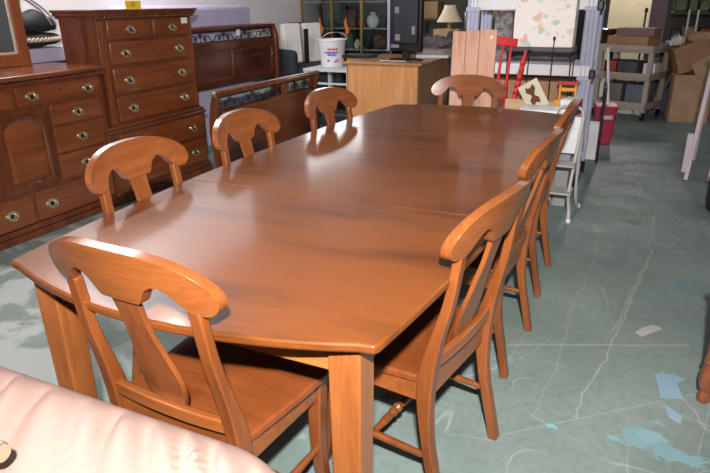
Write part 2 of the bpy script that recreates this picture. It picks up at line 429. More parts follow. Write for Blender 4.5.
# ------------------------------------------------------------------ dresser and chest (local: front faces -y, x along the wall)
def pull(parent, x, z, y, s=1.0):
    s *= 1.4
    """brass bail pull with a shaped backplate"""
    bm = bmesh.new()
    pl = [(-.036, 0), (-.03, .008), (-.02, .012), (-.012, .02), (0, .016), (.012, .02), (.02, .012), (.03, .008), (.036, 0), (.03, -.008), (.02, -.011), (.01, -.019), (0, -.022), (-.01, -.019), (-.02, -.011), (-.03, -.008)]
    prism(bm, [(u * s, v * s) for u, v in pl], -.003, 0, 'xz')
    for sx in (-1, 1): lathe(bm, [(.006 * s, 0), (.0065 * s, .006), (.004 * s, .013), (.001, .015)], 10, Matrix.Translation((sx * .02 * s, -.002, .002)) @ Matrix.Rotation(PI / 2, 4, 'X'))
    sweep(bm, smooth_pts([(-.02 * s, -.013, .002), (-.022 * s, -.018, -.01 * s), (-.012 * s, -.022, -.019 * s), (0, -.023, -.021 * s), (.012 * s, -.022, -.019 * s), (.022 * s, -.018, -.01 * s), (.02 * s, -.013, .002)], 3), .0027 * s, 8)
    nf = len(bm.faces)
    lathe(bm, [(.0001, 0), (.0115 * s, 0), (.0115 * s, .0012), (.0001, .0012)], 16, Matrix.Translation((0, -.003, -.004 * s)) @ Matrix.Rotation(PI / 2, 4, 'X'), close=False)
    bm.faces.ensure_lookup_table()
    for f in bm.faces[nf:]: f.material_index = 1
    return obj('pull', bm, [M_BRASS, M_BLACK], parent, loc=(x, y, z))
def drawer(parent, x0, x1, z0, z1, y, pulls=2, lock=False, pin=.16):
    bm = bmesh.new()
    box(bm, x0, x1, y - .012, y + .02, z0, z1)
    d = obj('drawer', bm, M_DRF, parent, bev=.006, seg=3)
    w = x1 - x0; zc = (z0 + z1) / 2
    if pulls == 2:
        for s in (-1, 1): pull(d, (x0 + x1) / 2 + s * w * (.5 - pin), zc, y - .013)
    elif pulls == 1: pull(d, (x0 + x1) / 2, zc, y - .013, .95)
    if lock:
        bm = bmesh.new(); lathe(bm, [(.009, 0), (.009, .003), (.007, .004)], 14, Matrix.Translation(((x0 + x1) / 2, y - .012, zc + .012)) @ Matrix.Rotation(PI / 2, 4, 'X'))
        obj('keyhole', bm, M_DBRASS, d)
    return d
def dentils(bm, x0, x1, y, z0, z1, n):
    w = (x1 - x0) / n
    for i in range(n): box(bm, x0 + i * w, x0 + i * w + w * .6, y - .008, y + .005, z0, z1)

dr = thing('dresser', 'wide low dark cherry dresser with an arched door and brass pulls, carrying a mirror', 'dresser', (-2.5, 0, 0), PI / 2)
D = .5
obj('body', BX(-.87, .87, .0, D, .085, .975), M_DR, dr, bev=.004)
bm = bmesh.new()
out = [(-.915, D + .005), (.915, D + .005), (.915, -.03), (.84, -.05)] + [(.84 * math.cos(a * PI / 16), -.05 - .055 * math.sin(a * PI / 16) ** .8) for a in range(1, 16)] + [(-.84, -.05), (-.915, -.03)]
prism(bm, out, .99, 1.02, 'xy'); obj('top', bm, M_DRT, dr, bev=.009, seg=3)
bm = bmesh.new(); box(bm, -.89, .89, -.02, D, .955, .99); dentils(bm, -.88, .88, -.022, .958, .975, 70); obj('cornice', bm, M_DR, dr, bev=.001)
bm = bmesh.new(); box(bm, -.895, .895, -.03, D, 0, .045); box(bm, -.885, .885, -.02, D, .045, .085); obj('plinth', bm, M_DR, dr, bev=.008)
for s in (-1, 1):
    drawer(dr, *sorted((s * .2, s * .845)), .825, .94, 0, 2, True)
    drawer(dr, *sorted((s * .42, s * .835)), .675, .805, 0, 1); drawer(dr, *sorted((s * .42, s * .835)), .49, .66, 0, 1); drawer(dr, *sorted((s * .42, s * .835)), .31, .475, 0, 1)
    drawer(dr, *sorted((s * .19, s * .835)), .09, .285, 0, 2)
    bm = bmesh.new()
    for k in range(3): lathe(bm, [(.006, 0), (.006, .8)], 8, Matrix.Translation((s * (.852 + k * .0085), -.002, .12)))
    obj('fluted_corner', bm, M_DR, dr)
drawer(dr, -.17, .17, .825, .94, 0, 1); drawer(dr, -.16, .16, .09, .285, 0, 1)
for s in (-1, 1):
    x0, x1 = sorted((s * .012, s * .385)); xc = (x0 + x1) / 2; hwid = .155
    bm = bmesh.new(); box(bm, x0, x1, -.012, .02, .3, .81)
    door = obj('cabinet_door', bm, M_DR, dr, bev=.005)
    def arch(r0, zb, zt): return [(xc - r0, zb), (xc + r0, zb), (xc + r0, zt - .07)] + [(xc + r0 * math.cos(a * PI / 16), zt - .07 + .07 * math.sin(a * PI / 16) * (r0 / hwid + .2)) for a in range(1, 16)] + [(xc - r0, zt - .07)]
    bm = bmesh.new(); o1 = arch(hwid, .34, .765); o2 = arch(hwid - .02, .36, .745)
    A = [bm.verts.new((u, -.012, v)) for u, v in o1]; A2 = [bm.verts.new((u, -.025, v)) for u, v in [(xc + (u - xc) * .96, .55 + (v - .55) * .98) for u, v in o1]]; B = [bm.verts.new((u, -.014, v)) for u, v in o2]
    for P, Q in ((A, A2), (A2, B)):
        for i in range(len(P)): bm.faces.new((P[i], P[(i + 1) % len(P)], Q[(i + 1) % len(P)], Q[i]))
    obj('panel_moulding', bm, M_DR, door, ang=60)
    bm = bmesh.new(); o3 = arch(hwid - .045, .385, .72)
    B2 = [bm.verts.new((u, -.013, v)) for u, v in o2]; C2 = [bm.verts.new((u, -.024, v)) for u, v in o3]
    for i in range(len(B2)): bm.faces.new((B2[i], B2[(i + 1) % len(B2)], C2[(i + 1) % len(B2)], C2[i]))
    bm.faces.new(C2); obj('raised_panel', bm, M_DRF, door, ang=20)
    bm = bmesh.new()
    for z in (.36, .75): lathe(bm, [(.006, 0), (.006, .05)], 8, Matrix.Translation((s * .39, -.014, z - .025)))
    obj('hinge', bm, M_DBRASS, door)

# mirror standing on the dresser
mi = thing('dresser_mirror', 'wood framed mirror standing at the back of the low dresser', 'mirror', (-2.99, -.04, 1.021), PI / 2 - .1)
for s in (-1, 1):
    bm = bmesh.new(); box(bm, *sorted((s * .64, s * .715)), -.02, .02, 0, 1.05); obj('frame_post', bm, M_MIR, mi, bev=.008, seg=3)
bm = bmesh.new(); box(bm, -.64, .64, -.018, .018, .0, .085); obj('frame_rail', bm, M_MIR, mi, bev=.006)
bm = bmesh.new(); box(bm, -.64, .64, -.018, .018, .97, 1.05); obj('frame_rail', bm, M_MIR, mi, bev=.006)
m_mirror = plain('mirror_silver', (.8, .8, .8), .02, 1, vary=0)
obj('mirror_glass', BX(-.638, .638, .0, .008, .087, .968), m_mirror, mi, smooth=False)
bm = bmesh.new()
for s in (-1, 1): box(bm, *sorted((s * .628, s * .64)), -.008, .0, .085, .97)
box(bm, -.628, .628, -.008, 0, .085, .097); obj('glass_bead', bm, plain('pale_bead', (.5, .4, .32), .4), mi)

ch = thing('chest_of_drawers', 'tall dark cherry chest of drawers on a wider base, between dresser and headboard', 'chest of drawers', (-2.5, 1.42, 0), PI / 2)
U0, U1 = -.505, .485
obj('upper_body', BX(U0, U1, 0, .36, .56, 1.33), M_DR, ch, bev=.003)
bm = bmesh.new()
box(bm, U0 - .02, U1 + .02, -.025, .37, 1.318, 1.335); box(bm, U0 - .035, U1 + .025, -.04, .375, 1.335, 1.36); box(bm, U0 - .05, U1 + .032, -.055, .38, 1.36, 1.378)
dentils(bm, U0, U1, -.026, 1.32, 1.335, 40); obj('cornice', bm, M_DR, ch, bev=.004)
bm = bmesh.new()
box(bm, U0 - .07, U1 + .055, -.03, .37, .525, .55); box(bm, U0 - .055, U1 + .045, -.015, .37, .55, .575); obj('waist_moulding', bm, M_DRT, ch, bev=.008, seg=3)
obj('lower_body', BX(U0 - .055, U1 + .045, -.01, .36, .08, .525), M_DR, ch, bev=.003)
bm = bmesh.new(); box(bm, U0 - .075, U1 + .065, -.035, .37, 0, .05); box(bm, U0 - .065, U1 + .055, -.025, .37, .05, .09); obj('plinth', bm, M_DR, ch, bev=.008)
drawer(ch, -.42, .005, 1.18, 1.305, 0, 1); drawer(ch, .04, .44, 1.18, 1.305, 0, 1)
drawer(ch, -.425, .43, 1.005, 1.158, 0, 2, True); drawer(ch, -.425, .43, .8, .98, 0, 2); drawer(ch, -.425, .43, .6, .778, 0, 2)
drawer(ch, -.46, .5, .335, .51, -.01, 2); drawer(ch, -.46, .5, .11, .305, -.01, 2)
for s in (-.475, .458):
    bm = bmesh.new()
    for k in range(3): lathe(bm, [(.007, 0), (.007, .7)], 8, Matrix.Translation((s - .012 + k * .013, -.002, .6)))
    obj('fluted_corner', bm, M_DRF, ch)
pt = obj('price_tag', BX(-.035, .035, -.003, 0, -.022, .022), plain('white_paper', (.85, .85, .85), .6), None, loc=(-2.482 + .003, 1.42 + .38, 1.285)); pt.rotation_euler = (0, 0, PI / 2)
tag(pt, 'small white paper sticker on the top right drawer of the tall chest', 'price sticker')
yt = thing('lot_tag', 'small yellow numbered tag standing on top of the tall chest', 'tag', (-2.475, 1.26, 1.379), PI / 2)
obj('tag_card', BX(-.075, .075, -.002, .002, 0, .055), plain('yellow_card', (.85, .6, .02), .5), yt)
text_part('number', '17', .04, M_BLACK, yt, (-.005, -.003, .028), (PI / 2, 0, 0))

# ------------------------------------------------------------------ bed: headboard and footboard with iron scrollwork
def scroll_spiral(cx, cz, r, a0, turns, y, sgn=1, n=26):
    return [(cx + r * (1 - .8 * i / n) * math.cos(a0 + sgn * turns * 2 * PI * i / n), y, cz + r * (1 - .8 * i / n) * math.sin(a0 + sgn * turns * 2 * PI * i / n)) for i in range(n + 1)]
def scrollwork(x0, x1, z0, z1, n):
    bm = bmesh.new(); w = (x1 - x0) / n; zc = (z0 + z1) / 2; h = (z1 - z0) / 2
    for k in range(n):
        c = x0 + w * (k + .5)
        for s in (-1, 1):
            sweep(bm, scroll_spiral(c + s * w * .2, zc - h * .2, h * .62, PI / 2, 1.4, 0, s), .0045, 6)
            sweep(bm, smooth_pts([(c + s * w * .2, 0, zc + h * .42), (c + s * w * .34, 0, zc + h * .3), (c + s * w * .42, 0, zc - h * .5), (c + s * w * .5, 0, zc - h * .95)], 4), .0045, 6)
            sweep(bm, scroll_spiral(c + s * w * .07, zc + h * .45, h * .42, -PI / 2, 1.2, 0, -s), .004, 6)
        sweep(bm, [(c, 0, z0), (c, 0, z1)], .004, 6)
    for s in (0, 1): sweep(bm, [(x0, 0, z0 + (z1 - z0) * s), (x1, 0, z0 + (z1 - z0) * s)], .005, 6)
    return bm
hb = thing('headboard', 'tall dark cherry bed headboard with iron scrolls between two panels and its rolled top', 'headboard', (-2.93, 3.1, 0), PI / 2)
HWd = .77
for s in (-1, 1):
    bm = bmesh.new()
    prof = smooth_pts([(0, 0, 0), (0, 0, .6), (0, .0, 1.0), (0, .01, 1.1), (0, .035, 1.175), (0, .06, 1.195)], 4)
    sweep(bm, [(s * HWd, p.y, p.z) for p in prof], [(.06, .07 - .02 * max(0, p.z - 1.05) / .2) for p in prof]); obj('post', bm, M_BEDP, hb, bev=.008)
bm = bmesh.new()
box(bm, -HWd, HWd, -.012, .012, 0.97, 1.055); box(bm, -HWd, HWd, -.012, .012, .62, .69); box(bm, -.07, .07, -.012, .012, .69, .97)
for s in (-1, 1): box(bm, *sorted((s * (HWd - .09), s * HWd)), -.012, .012, .69, .97)
obj('stile_frame', bm, M_BED, hb, bev=.005)
for s in (-1, 1):
    bm = bmesh.new(); x0, x1 = sorted((s * .07, s * (HWd - .09))); box(bm, x0, x1, .0, .008, .69, .97); obj('panel', bm, M_BED, hb)
    bm = bmesh.new()
    for a in ((x0, x1, .69, .705), (x0, x1, .955, .97), (x0, x0 + .015, .69, .97), (x1 - .015, x1, .69, .97)): box(bm, a[0], a[1], -.008, .004, a[2], a[3])
    obj('panel_moulding', bm, M_BEDP, hb, bev=.003)
bm = bmesh.new(); lathe(bm, [(.028, -HWd - .03), (.03, 0), (.028, HWd + .03)], 16, Matrix.Translation((0, .03, 1.178)) @ Matrix.Rotation(PI / 2, 4, 'Y')); obj('rolled_top', bm, M_BED, hb)
obj('iron_scrollwork', scrollwork(-HWd + .03, HWd - .03, 1.06, 1.15, 4), M_IRON, hb)
tg = obj('paper_tag', BX(-.03, .03, -.002, .002, -.03, .03), plain('white_paper', (.85, .85, .85), .6), None, loc=(-2.895, 3.12, 1.13)); tg.rotation_euler = (0, 0, PI / 2)
tag(tg, 'small white tag hanging at the middle of the headboard scrollwork', 'tag')

fb = thing('footboard', 'low dark cherry bed footboard with iron scrolls under a rolled rail, before the headboard', 'footboard', (-2.12, 2.46, 0), PI / 2)
FW = .83
for s in (-1, 1):
    bm = bmesh.new()
    prof = smooth_pts([(0, -.05, 0), (0, 0, .25), (0, .02, .45), (0, .0, .62), (0, -.03, .72)], 4)
    sweep(bm, [(s * FW, p.y, p.z) for p in prof], [(.055, .08 - .04 * abs(p.z - .2)) for p in prof]); obj('post', bm, M_BEDP, fb, bev=.008)
    bm = bmesh.new(); lathe(bm, [(.001, 0), (.02, .004), (.024, .012), (.018, .02), (.022, .026)], 14, Matrix.Translation((s * (FW + .045), -.03, .735)) @ Matrix.Rotation(s * -PI / 2, 4, 'Y')); obj('brass_end_cap', bm, M_BRASS, fb)
bm = bmesh.new(); lathe(bm, [(.027, -FW - .03), (.03, 0), (.027, FW + .03)], 16, Matrix.Translation((0, -.03, .735)) @ Matrix.Rotation(PI / 2, 4, 'Y')); obj('top_rail', bm, M_BEDP, fb)
bm = bmesh.new(); box(bm, -FW, FW, -.01, .012, .1, .6); box(bm, -FW, FW, -.025, .02, .06, .14); box(bm, .2, .32, -.008, .012, .6, .71); box(bm, FW - .1, FW, -.008, .012, .6, .71)
obj('panel', bm, M_BED, fb, bev=.005)
bm = bmesh.new()
for z in (.15, .57): box(bm, -FW + .08, FW - .08, -.018, 0, z, z + .02)
obj('panel_moulding', bm, M_BEDP, fb, bev=.003)
o = scrollwork(-FW + .03, .19, .605, .7, 3); obj('iron_scrollwork', o, M_IRON, fb, loc=(0, -.008, 0))
o = scrollwork(.33, FW - .11, .605, .7, 2); obj('iron_scrollwork', o, M_IRON, fb, loc=(0, -.008, 0))
ct = obj('card_sheet', BX(-.22, .22, -.002, .002, -.05, .05), plain('pale_green_card', (.4, .5, .36), .7), None, loc=(-2.16, 3.03, .655)); ct.rotation_euler = (0, 0, PI / 2)
tag(ct, 'pale green sheet showing behind the right scrolls of the footboard', 'sheet')

# lavender mattress leaning behind the headboard
bm = bmesh.new(); box(bm, -.95, .95, -.09, .09, 0, 1.4)
o = obj('mattress', bm, plain('lavender_ticking', (.5, .47, .62), .75, bump=.1, bscale=40, vary=.05), None, bev=.05, seg=4, loc=(-3.13, 2.65, .0)); o.rotation_euler = (0, 0, PI / 2)
tag(o, 'pale lavender mattress standing on edge behind the headboard', 'mattress')
# white sheet-like panel right of it is the wall itself

# items behind the dresser, between mirror and chest
bt = thing('corner_table', 'dark low table behind the dresser, between mirror and tall chest', 'table', (-3.1, .82, 0), 0)
obj('table_board', BX(-.1, .1, -.28, .28, .98, 1.02), M_BLACK, bt)
for s in (-1, 1): obj('leg', BX(-.03, .03, s * .25 - .02, s * .25 + .02, 0, .98), M_BLACK, bt)
bm = bmesh.new(); box(bm, -.08, .08, -.2, .2, 0, .1); o = obj('lavender_box', bm, plain('lavender_card', (.42, .4, .55), .7), None, bev=.006, loc=(-3.1, .85, 1.021)); tag(o, 'pale lavender box under the dark cushion, seen between mirror and chest', 'box')
bm = bmesh.new(); bmesh.ops.create_icosphere(bm, subdivisions=4, radius=1)
for v in bm.verts: v.co = Vector((v.co.x * .1, v.co.y * .25, v.co.z * .055)); v.co *= 1 + .05 * math.sin(v.co.y * 40)
cu = thing('rope_trimmed_cushion', 'dark cushion with a twisted beige rope edge, seen between mirror and chest', 'cushion', (-3.1, .85, 1.18))
obj('cushion_body', bm, plain('dark_cloth', (.02, .018, .02), .9), cu)
bm = bmesh.new()
for ph in (0, PI):
    pts = []
    for i in range(161):
        a = 2 * PI * i / 160; p = Vector((.105 * math.cos(a), .255 * math.sin(a), 0)); nrm = Vector((math.cos(a), math.sin(a), 0))
        w = 24 * a + ph; pts.append(p + nrm * .009 * math.cos(w) + Vector((0, 0, .009 * math.sin(w))))
    sweep(bm, pts, .009, 6, up=(0, 0, 1))
obj('rope_edge', bm, plain('beige_rope', (.42, .32, .24), .8), cu)
bm = bmesh.new(); bmesh.ops.create_icosphere(bm, subdivisions=4, radius=1)
for v in bm.verts:
    c = v.co; c = Vector((c.x * .09, c.y * .22, max(c.z, -.4) * .1)); c.z *= 1 + .15 * math.sin(c.y * 30); v.co = c
bg = thing('duffel_bag', 'black soft bag with thin straps on the cushion, seen beside the mirror', 'bag', (-3.1, .86, 1.275))
obj('bag_body', bm, plain('black_nylon', (.012, .012, .014), .7, bump=.4, bscale=25), bg)
bm = bmesh.new()
for s in (0, .04): sweep(bm, smooth_pts([(.09, -.2 + s, .02), (.05, -.12 + s, .16), (.0, -.02 + s, .19), (.05, .08 + s, .1), (.09, .12 + s, 0)], 5), .006, 6)
obj('strap', bm, plain('grey_webbing', (.15, .15, .16), .8), bg)

# ------------------------------------------------------------------ foreground leather sofa (backrest towards the table)
def sofa():
    t = thing('leather_sofa', 'pale pink leather sofa with wrinkled padded back, in the near left corner', 'sofa', (-.55, -1.74, 0))
    L0, L1 = -1.15, 1.2
    nu, nv = 460, 60
    prof = smooth_pts([(0, .02, .3), (0, .015, .6), (0, .0, .78), (0, -.035, .84), (0, -.12, .866), (0, -.24, .85), (0, -.36, .76), (0, -.44, .62), (0, -.48, .5), (0, -.47, .4)], 6)
    rs = random.Random(3); lines = []; xx = -1.3
    while xx < 1.15: lines.append((xx, rs.uniform(.5, .95), rs.uniform(.4, 1.0), rs.uniform(.008, .016))); xx += rs.uniform(.045, .1)
    bm = bmesh.new(); G = []
    for i in range(nu + 1):
        u = i / nu; x = L0 + (L1 - L0) * u; e = min(1, min(u, 1 - u) / .06); e = math.sqrt(1 - (1 - e) ** 2); row = []
        for j, p in enumerate(prof):
            s = j / (len(prof) - 1)
            a = prof[max(j - 1, 0)]; b = prof[min(j + 1, len(prof) - 1)]; tg = (b - a).normalized(); nn = Vector((0, tg.z, -tg.y)); 
            if nn.z < 0 and j > 8: nn = -nn
            nn = Vector((0, -abs(tg.z) * (1 if s > .3 else -1), abs(tg.y))).normalized()
            d = 0
            q = max(0, -.03 - p.y); fall = min(1, q / .05) * max(0, 1 - q / .42)
            for lx, sl, dp, wd in lines:
                xx = x - lx - sl * q * (1 + .6 * math.sin(lx * 9) * q * 4)
                if abs(xx) < .09: d -= .024 * dp * fall * math.exp(-(xx / wd) ** 2); d += .012 * dp * fall * math.exp(-((xx - wd * 2.4) / (wd * 1.8)) ** 2)
            c = Vector((x, p.y, p.z)); mid = Vector((x, -.22, .5))
            c = mid + (c - mid) * (.72 + .28 * e); c.x = x
            row.append(bm.verts.new(c + nn * d))
        G.append(row)
    for i in range(nu):
        for j in range(len(prof) - 1): bm.faces.new((G[i][j], G[i + 1][j], G[i + 1][j + 1], G[i][j + 1]))
    bm.faces.new(G[0]); bm.faces.new(G[-1][::-1])
    obj('back_cushion', bm, M_LEATHER, t, ang=80)
    obj('base_frame', BX(L0 + .03, L1 - .03, -.5, -.02, .08, .45), M_LEATHER, t, bev=.03, seg=3)
    for s in (L0 + .12, L1 - .12):
        for y in (-.44, -.06): obj('foot', BX(s - .03, s + .03, y - .03, y + .03, 0, .085), M_BLACK, t)
    return t
sofa()
bm = bmesh.new(); lathe(bm, [(.012, 0), (.015, .003), (.015, .05), (.013, .056), (.013, .14), (.011, .145)], 20, Matrix.Rotation(PI / 2, 4, 'Y'))
o = obj('metal_cylinder', bm, plain('champagne_metal', (.6, .5, .38), .3, .9), None, loc=(.185, -1.958, .907)); o.rotation_euler = (0, 0, 0)
tag(o, 'short brushed metal tube lying on the pink leather sofa back', 'tube')

# ------------------------------------------------------------------ oak desk, television, papers
dk = thing('oak_desk', 'honey oak office desk with flat side panel, beyond the far end of the table', 'desk', (-1.4, 3.4, 0))
obj('desk_top', BX(-.42, .41, -.02, 1.02, .825, .85), M_OAKD, dk, bev=.004)
obj('front_panel', BX(-.38, .37, 0, .025, 0, .825), M_OAK, dk, bev=.002)
for s in (-1, 1): obj('side_panel', BX(*sorted((s * .38 - .005, s * .38 - .035 + .01)), .026, 1.0, 0, .825), wood('brown_oak_side', (.22, .1, .04), (.34, .16, .065), axis=2, rough=.4, coat=.15, scale=10, blotch=.4), dk, bev=.002)
tv = thing('television', 'black flat television seen from behind, standing on the oak desk', 'television', (-1.27, 3.72, .851), R_(-14))
obj('casing', BX(-.19, .19, -.03, .03, .085, .72), M_BLACK, tv, bev=.01)
obj('bezel', BX(-.225, -.19, -.025, .05, .08, .72), plain('silver_grey', (.3, .32, .42), .35), tv, bev=.006)
obj('rear_cover', BX(-.12, .16, -.055, -.03, .16, .6), plain('charcoal_plastic', (.02, .02, .026), .5), tv, bev=.012)
for x, z, w, h in ((-.08, .45, .05, .06), (-.07, .19, .06, .06), (.12, .25, .04, .08), (-.1, .12, .1, .03)): obj('sticker', BX(x - w / 2, x + w / 2, -.058, -.055, z, z + h), plain('grey_sticker', (.2, .2, .23), .5), tv)
obj('neck', BX(-.04, .04, -.02, .02, .015, .1), M_BLACK, tv, bev=.005)
bm = bmesh.new(); lathe(bm, [(.2, 0), (.2, .008), (.15, .016), (.05, .02)], 32, Matrix.Diagonal((1, .55, 1, 1))); obj('stand_foot', bm, M_BLACK, tv)
cb = obj('cable', (lambda b: (sweep(b, smooth_pts([(-.18, -.12, .005), (-.1, -.15, .012), (-.05, -.1, .005), (.02, -.15, .01), (.1, -.12, .005)], 5), .004, 6), b)[1])(bmesh.new()), M_WHITE, None, loc=(-1.28, 3.6, .852)); tag(cb, 'short pale cable lying on the oak desk before the television foot', 'cable')
pp = obj('paper_stack', BX(-.17, .17, -.12, .12, 0, .03), plain('white_paper', (.85, .85, .85), .6), None, bev=.003, loc=(-1.1, 4.12, .851), rot=(0, 0, .1)); tag(pp, 'low stack of white paper on the oak desk behind the television', 'paper')
pp = obj('book', BX(-.16, .16, -.11, .11, 0, .05), plain('tan_cover', (.42, .36, .33), .6), None, bev=.003, loc=(-1.1, 4.13, .882), rot=(0, 0, -.15)); tag(pp, 'grey beige book lying on the white paper stack on the desk', 'book')

# side table with bucket
st = thing('side_table', 'light grey side table carrying the white bucket, left of the oak desk', 'table', (-2.05, 3.9, 0))
mg = plain('light_grey_paint', (.55, .56, .58), .5)
obj('table_board', BX(-.36, .21, -.32, .3, .715, .745), mg, st, bev=.004)
for x in (-.33, .18):
    for y in (-.29, .27): obj('leg', BX(x - .02, x + .02, y - .02, y + .02, 0, .715), mg, st)
obj('stretcher', BX(-.33, .27, -.3, -.28, .58, .6), mg, st)
b = obj('storage_bin', BX(-.16, .16, -.13, .13, 0, .24), plain('dark_bin', (.05, .05, .06), .5), None, bev=.015, loc=(-2.14, 3.9, .0)); tag(b, 'dark bin on the floor under the light grey side table', 'bin')
bk = thing('bucket', 'white plastic bucket with red and blue print, on the light grey side table', 'bucket', (-2.2, 3.88, .746))
bm = bmesh.new(); lathe(bm, [(.12, 0), (.125, .01), (.152, .27), (.16, .272), (.16, .29), (.152, .29), (.148, .28), (.12, .02)], 32); obj('pail', bm, M_WHITE, bk)
bm = bmesh.new(); sweep(bm, [(.158 * math.cos(a), .158 * math.sin(a) * .3 + .05, .28 + .075 * math.sin(a)) for a in [PI * i / 16 for i in range(17)]], .004, 6); obj('handle', bm, M_STEEL, bk)
def wrap_text(name, s, size, mat, z, a0, r=.139):
    cu = bpy.data.curves.new(name, 'FONT'); cu.body = s; cu.size = size; cu.align_x = 'CENTER'; cu.extrude = .001
    t = bpy.data.objects.new('t', cu); COL.objects.link(t); me = bpy.data.meshes.new_from_object(t.evaluated_get(bpy.context.evaluated_depsgraph_get())); bpy.data.objects.remove(t)
    for v in me.vertices:
        rr = r + (z - .13 + v.co.y) * .1 + v.co.z; a = a0 + v.co.x / rr; v.co = (rr * math.sin(a), -rr * math.cos(a), z + v.co.y)
    me.materials.clear(); me.materials.append(mat); o = bpy.data.objects.new(name, me); COL.objects.link(o); o.parent = bk
ink_r = plain('red_ink', (.6, .08, .08), .5); ink_b = plain('blue_ink', (.1, .12, .5), .5)
for z, a, w, mt in ((.19, .5, .11, ink_r), (.155, .4, .15, ink_b), (.13, .45, .1, ink_b), (.07, .15, .03, ink_b), (.075, .9, .025, ink_r), (.06, .75, .03, ink_b)):
    bm = bmesh.new(); rows = []
    for k in range(9):
        an = a - w / .28 + k * w / .14 / 8; h = .009 + .004 * math.sin(k * 2.3 + z * 50)
        for_r = .141 + (z - .13) * .1
        rows.append([(for_r * math.sin(an), -for_r * math.cos(an), z - h), (for_r * math.sin(an), -for_r * math.cos(an), z + h), ((for_r - .004) * math.sin(an), -(for_r - .004) * math.cos(an), z + h), ((for_r - .004) * math.sin(an), -(for_r - .004) * math.cos(an), z - h)])
    strip_solid(bm, rows); obj('print', bm, mt, bk)
o = obj('yellow_box', BX(-.1, .1, -.06, .06, 0, .1), plain('yellow_card2', (.62, .45, .03), .6), None, bev=.003, loc=(-1.88, 3.85, .746)); tag(o, 'yellow box beside the white bucket on the grey side table', 'box')
o = obj('flat_player', BX(-.17, .15, -.12, .12, 0, .035), M_BLACK, None, bev=.004, loc=(-1.85, 3.88, .847)); tag(o, 'flat black device lying on the yellow box beside the bucket', 'device')

# ------------------------------------------------------------------ glass display case and what stands in it
for k, (x, z, w, h, c, lab) in enumerate(((-2.28, .841, .13, .16, (.3, .18, .09), 'brown box on the lower shelf of the display case'), (-2.02, .841, .1, .2, (.42, .36, .28), 'beige box at the right end of the lower display case shelf'), (-2.08, 1.101, .16, .24, (.2, .14, .09), 'dark tan box at the right end of the upper display case shelf'), (-2.68, 1.101, .14, .22, (.2, .09, .07), 'dull red box on the upper shelf of the display case'), (-2.75, .841, .2, .2, (.1, .2, .14), 'green box on the lower shelf of the display case'), (-2.99, .841, .18, .19, (.16, .1, .05), 'dark brown box at the left of the lower display case shelf'))):
    o = obj('case_box', BX(-w / 2, w / 2, -.05, .05, 0, h), plain('case_box_%d' % k, c, .6, vary=.3, vscale=15), None, bev=.006, loc=(x, 5.44, z)); tag(o, lab, 'box')
dc = thing('display_case', 'glass display case with thin gold frames and shelves, left background', 'display cabinet', (-2.56, 5.3, 0))
M_GOLD = plain('gold_frame', (.34, .22, .07), .35, .7)
obj('back_panel', BX(-.66, .62, .26, .29, .02, 1.5), plain('dark_green_back', (.06, .12, .09), .7), dc)
obj('base', BX(-.66, .62, -.28, .29, .0, .72), wood('case_wood', (.05, .02, .01), (.1, .04, .02), axis=0), dc)
for x in (-.65, -.22, .2, .61): obj('frame_post', BX(x - .012, x + .012, -.29, -.265, .72, 1.5), M_GOLD, dc)
for x in (-.65, .61): obj('frame_post', BX(x - .012, x + .012, .235, .26, .72, 1.5), M_GOLD, dc)
for z in (.84, 1.1, 1.42): obj('shelf', BX(-.64, .6, -.26, .25, z - .008, z), plain('shelf_glass', (.45, .5, .47), .2), dc)
obj('cap', BX(-.68, .64, -.3, .3, 1.5, 1.53), M_GOLD, dc)
obj('glass_front', BX(-.64, .6, -.275, -.272, .73, 1.5), M_GLASS, dc, smooth=False)
def vase(name, lab, cat, loc, prof, mat, s=1):
    bm = bmesh.new(); lathe(bm, [(r * s, z * s) for r, z in prof], 20); o = obj(name, bm, mat, None, loc=loc); tag(o, lab, cat); return o
VP_ = [(.04, 0), (.05, .01), (.08, .06), (.085, .1), (.06, .15), (.03, .17), (.035, .2), (.03, .195)]
vase('vase', 'white round vase on the upper shelf of the display case', 'vase', (-2.3, 5.25, 1.101), VP_, M_WHITE, .95)
vase('vase', 'small brown vase on the upper shelf of the display case beside the white one', 'vase', (-2.44, 5.22, 1.101), VP_, plain('brown_glaze', (.25, .13, .06), .3), .6)
vase('bottle', 'dark narrow bottle on the lower shelf of the display case', 'bottle', (-2.33, 5.2, .841), [(.03, 0), (.035, .01), (.035, .12), (.012, .16), (.012, .21), (.01, .21)], M_BLACK)
vase('vase', 'pale small vase on the lower shelf of the display case', 'vase', (-2.5, 5.2, .841), VP_, plain('pale_glaze', (.6, .58, .5), .3), .6)
vase('vase', 'dark brown vase on the lower shelf of the display case', 'vase', (-2.15, 5.22, .841), VP_, plain('dark_glaze', (.12, .06, .03), .3), .9)
o = obj('painting', BX(-.17, .17, -.01, .01, 0, .27), plain('green_picture', (.05, .14, .09), .6, vary=.6, vscale=9), None, loc=(-2.95, 5.5, 1.101)); tag(o, 'green picture leaning at the back of the display case', 'picture')
for x, lab in ((-2.93, 'orange cloth strip hanging at the left post of the display case'), (-2.56, 'orange cloth strip hanging at the middle post of the display case')):
    bm = bmesh.new(); prof = smooth_pts([(0, 0, .0), (.02, 0, .05), (-.005, 0, .12), (.0, 0, .2)], 5)
    sweep(bm, prof, [(.03 + .02 * math.sin(i * .3), .02) for i in range(len(prof))]); o = obj('cloth_strip', bm, plain('orange_cloth', (.6, .17, .03), .7), None, loc=(x, 4.995, 1.03)); tag(o, lab, 'cloth')
    bm = bmesh.new(); sweep(bm, [(-.03, 0, .37), (0, 0, .2)], (.025, .008)); o = obj('black_strap', bm, M_BLACK, None, loc=(x, 4.997, 1.03)); tag(o, lab.replace('orange cloth strip', 'black strap above the orange cloth'), 'strap')

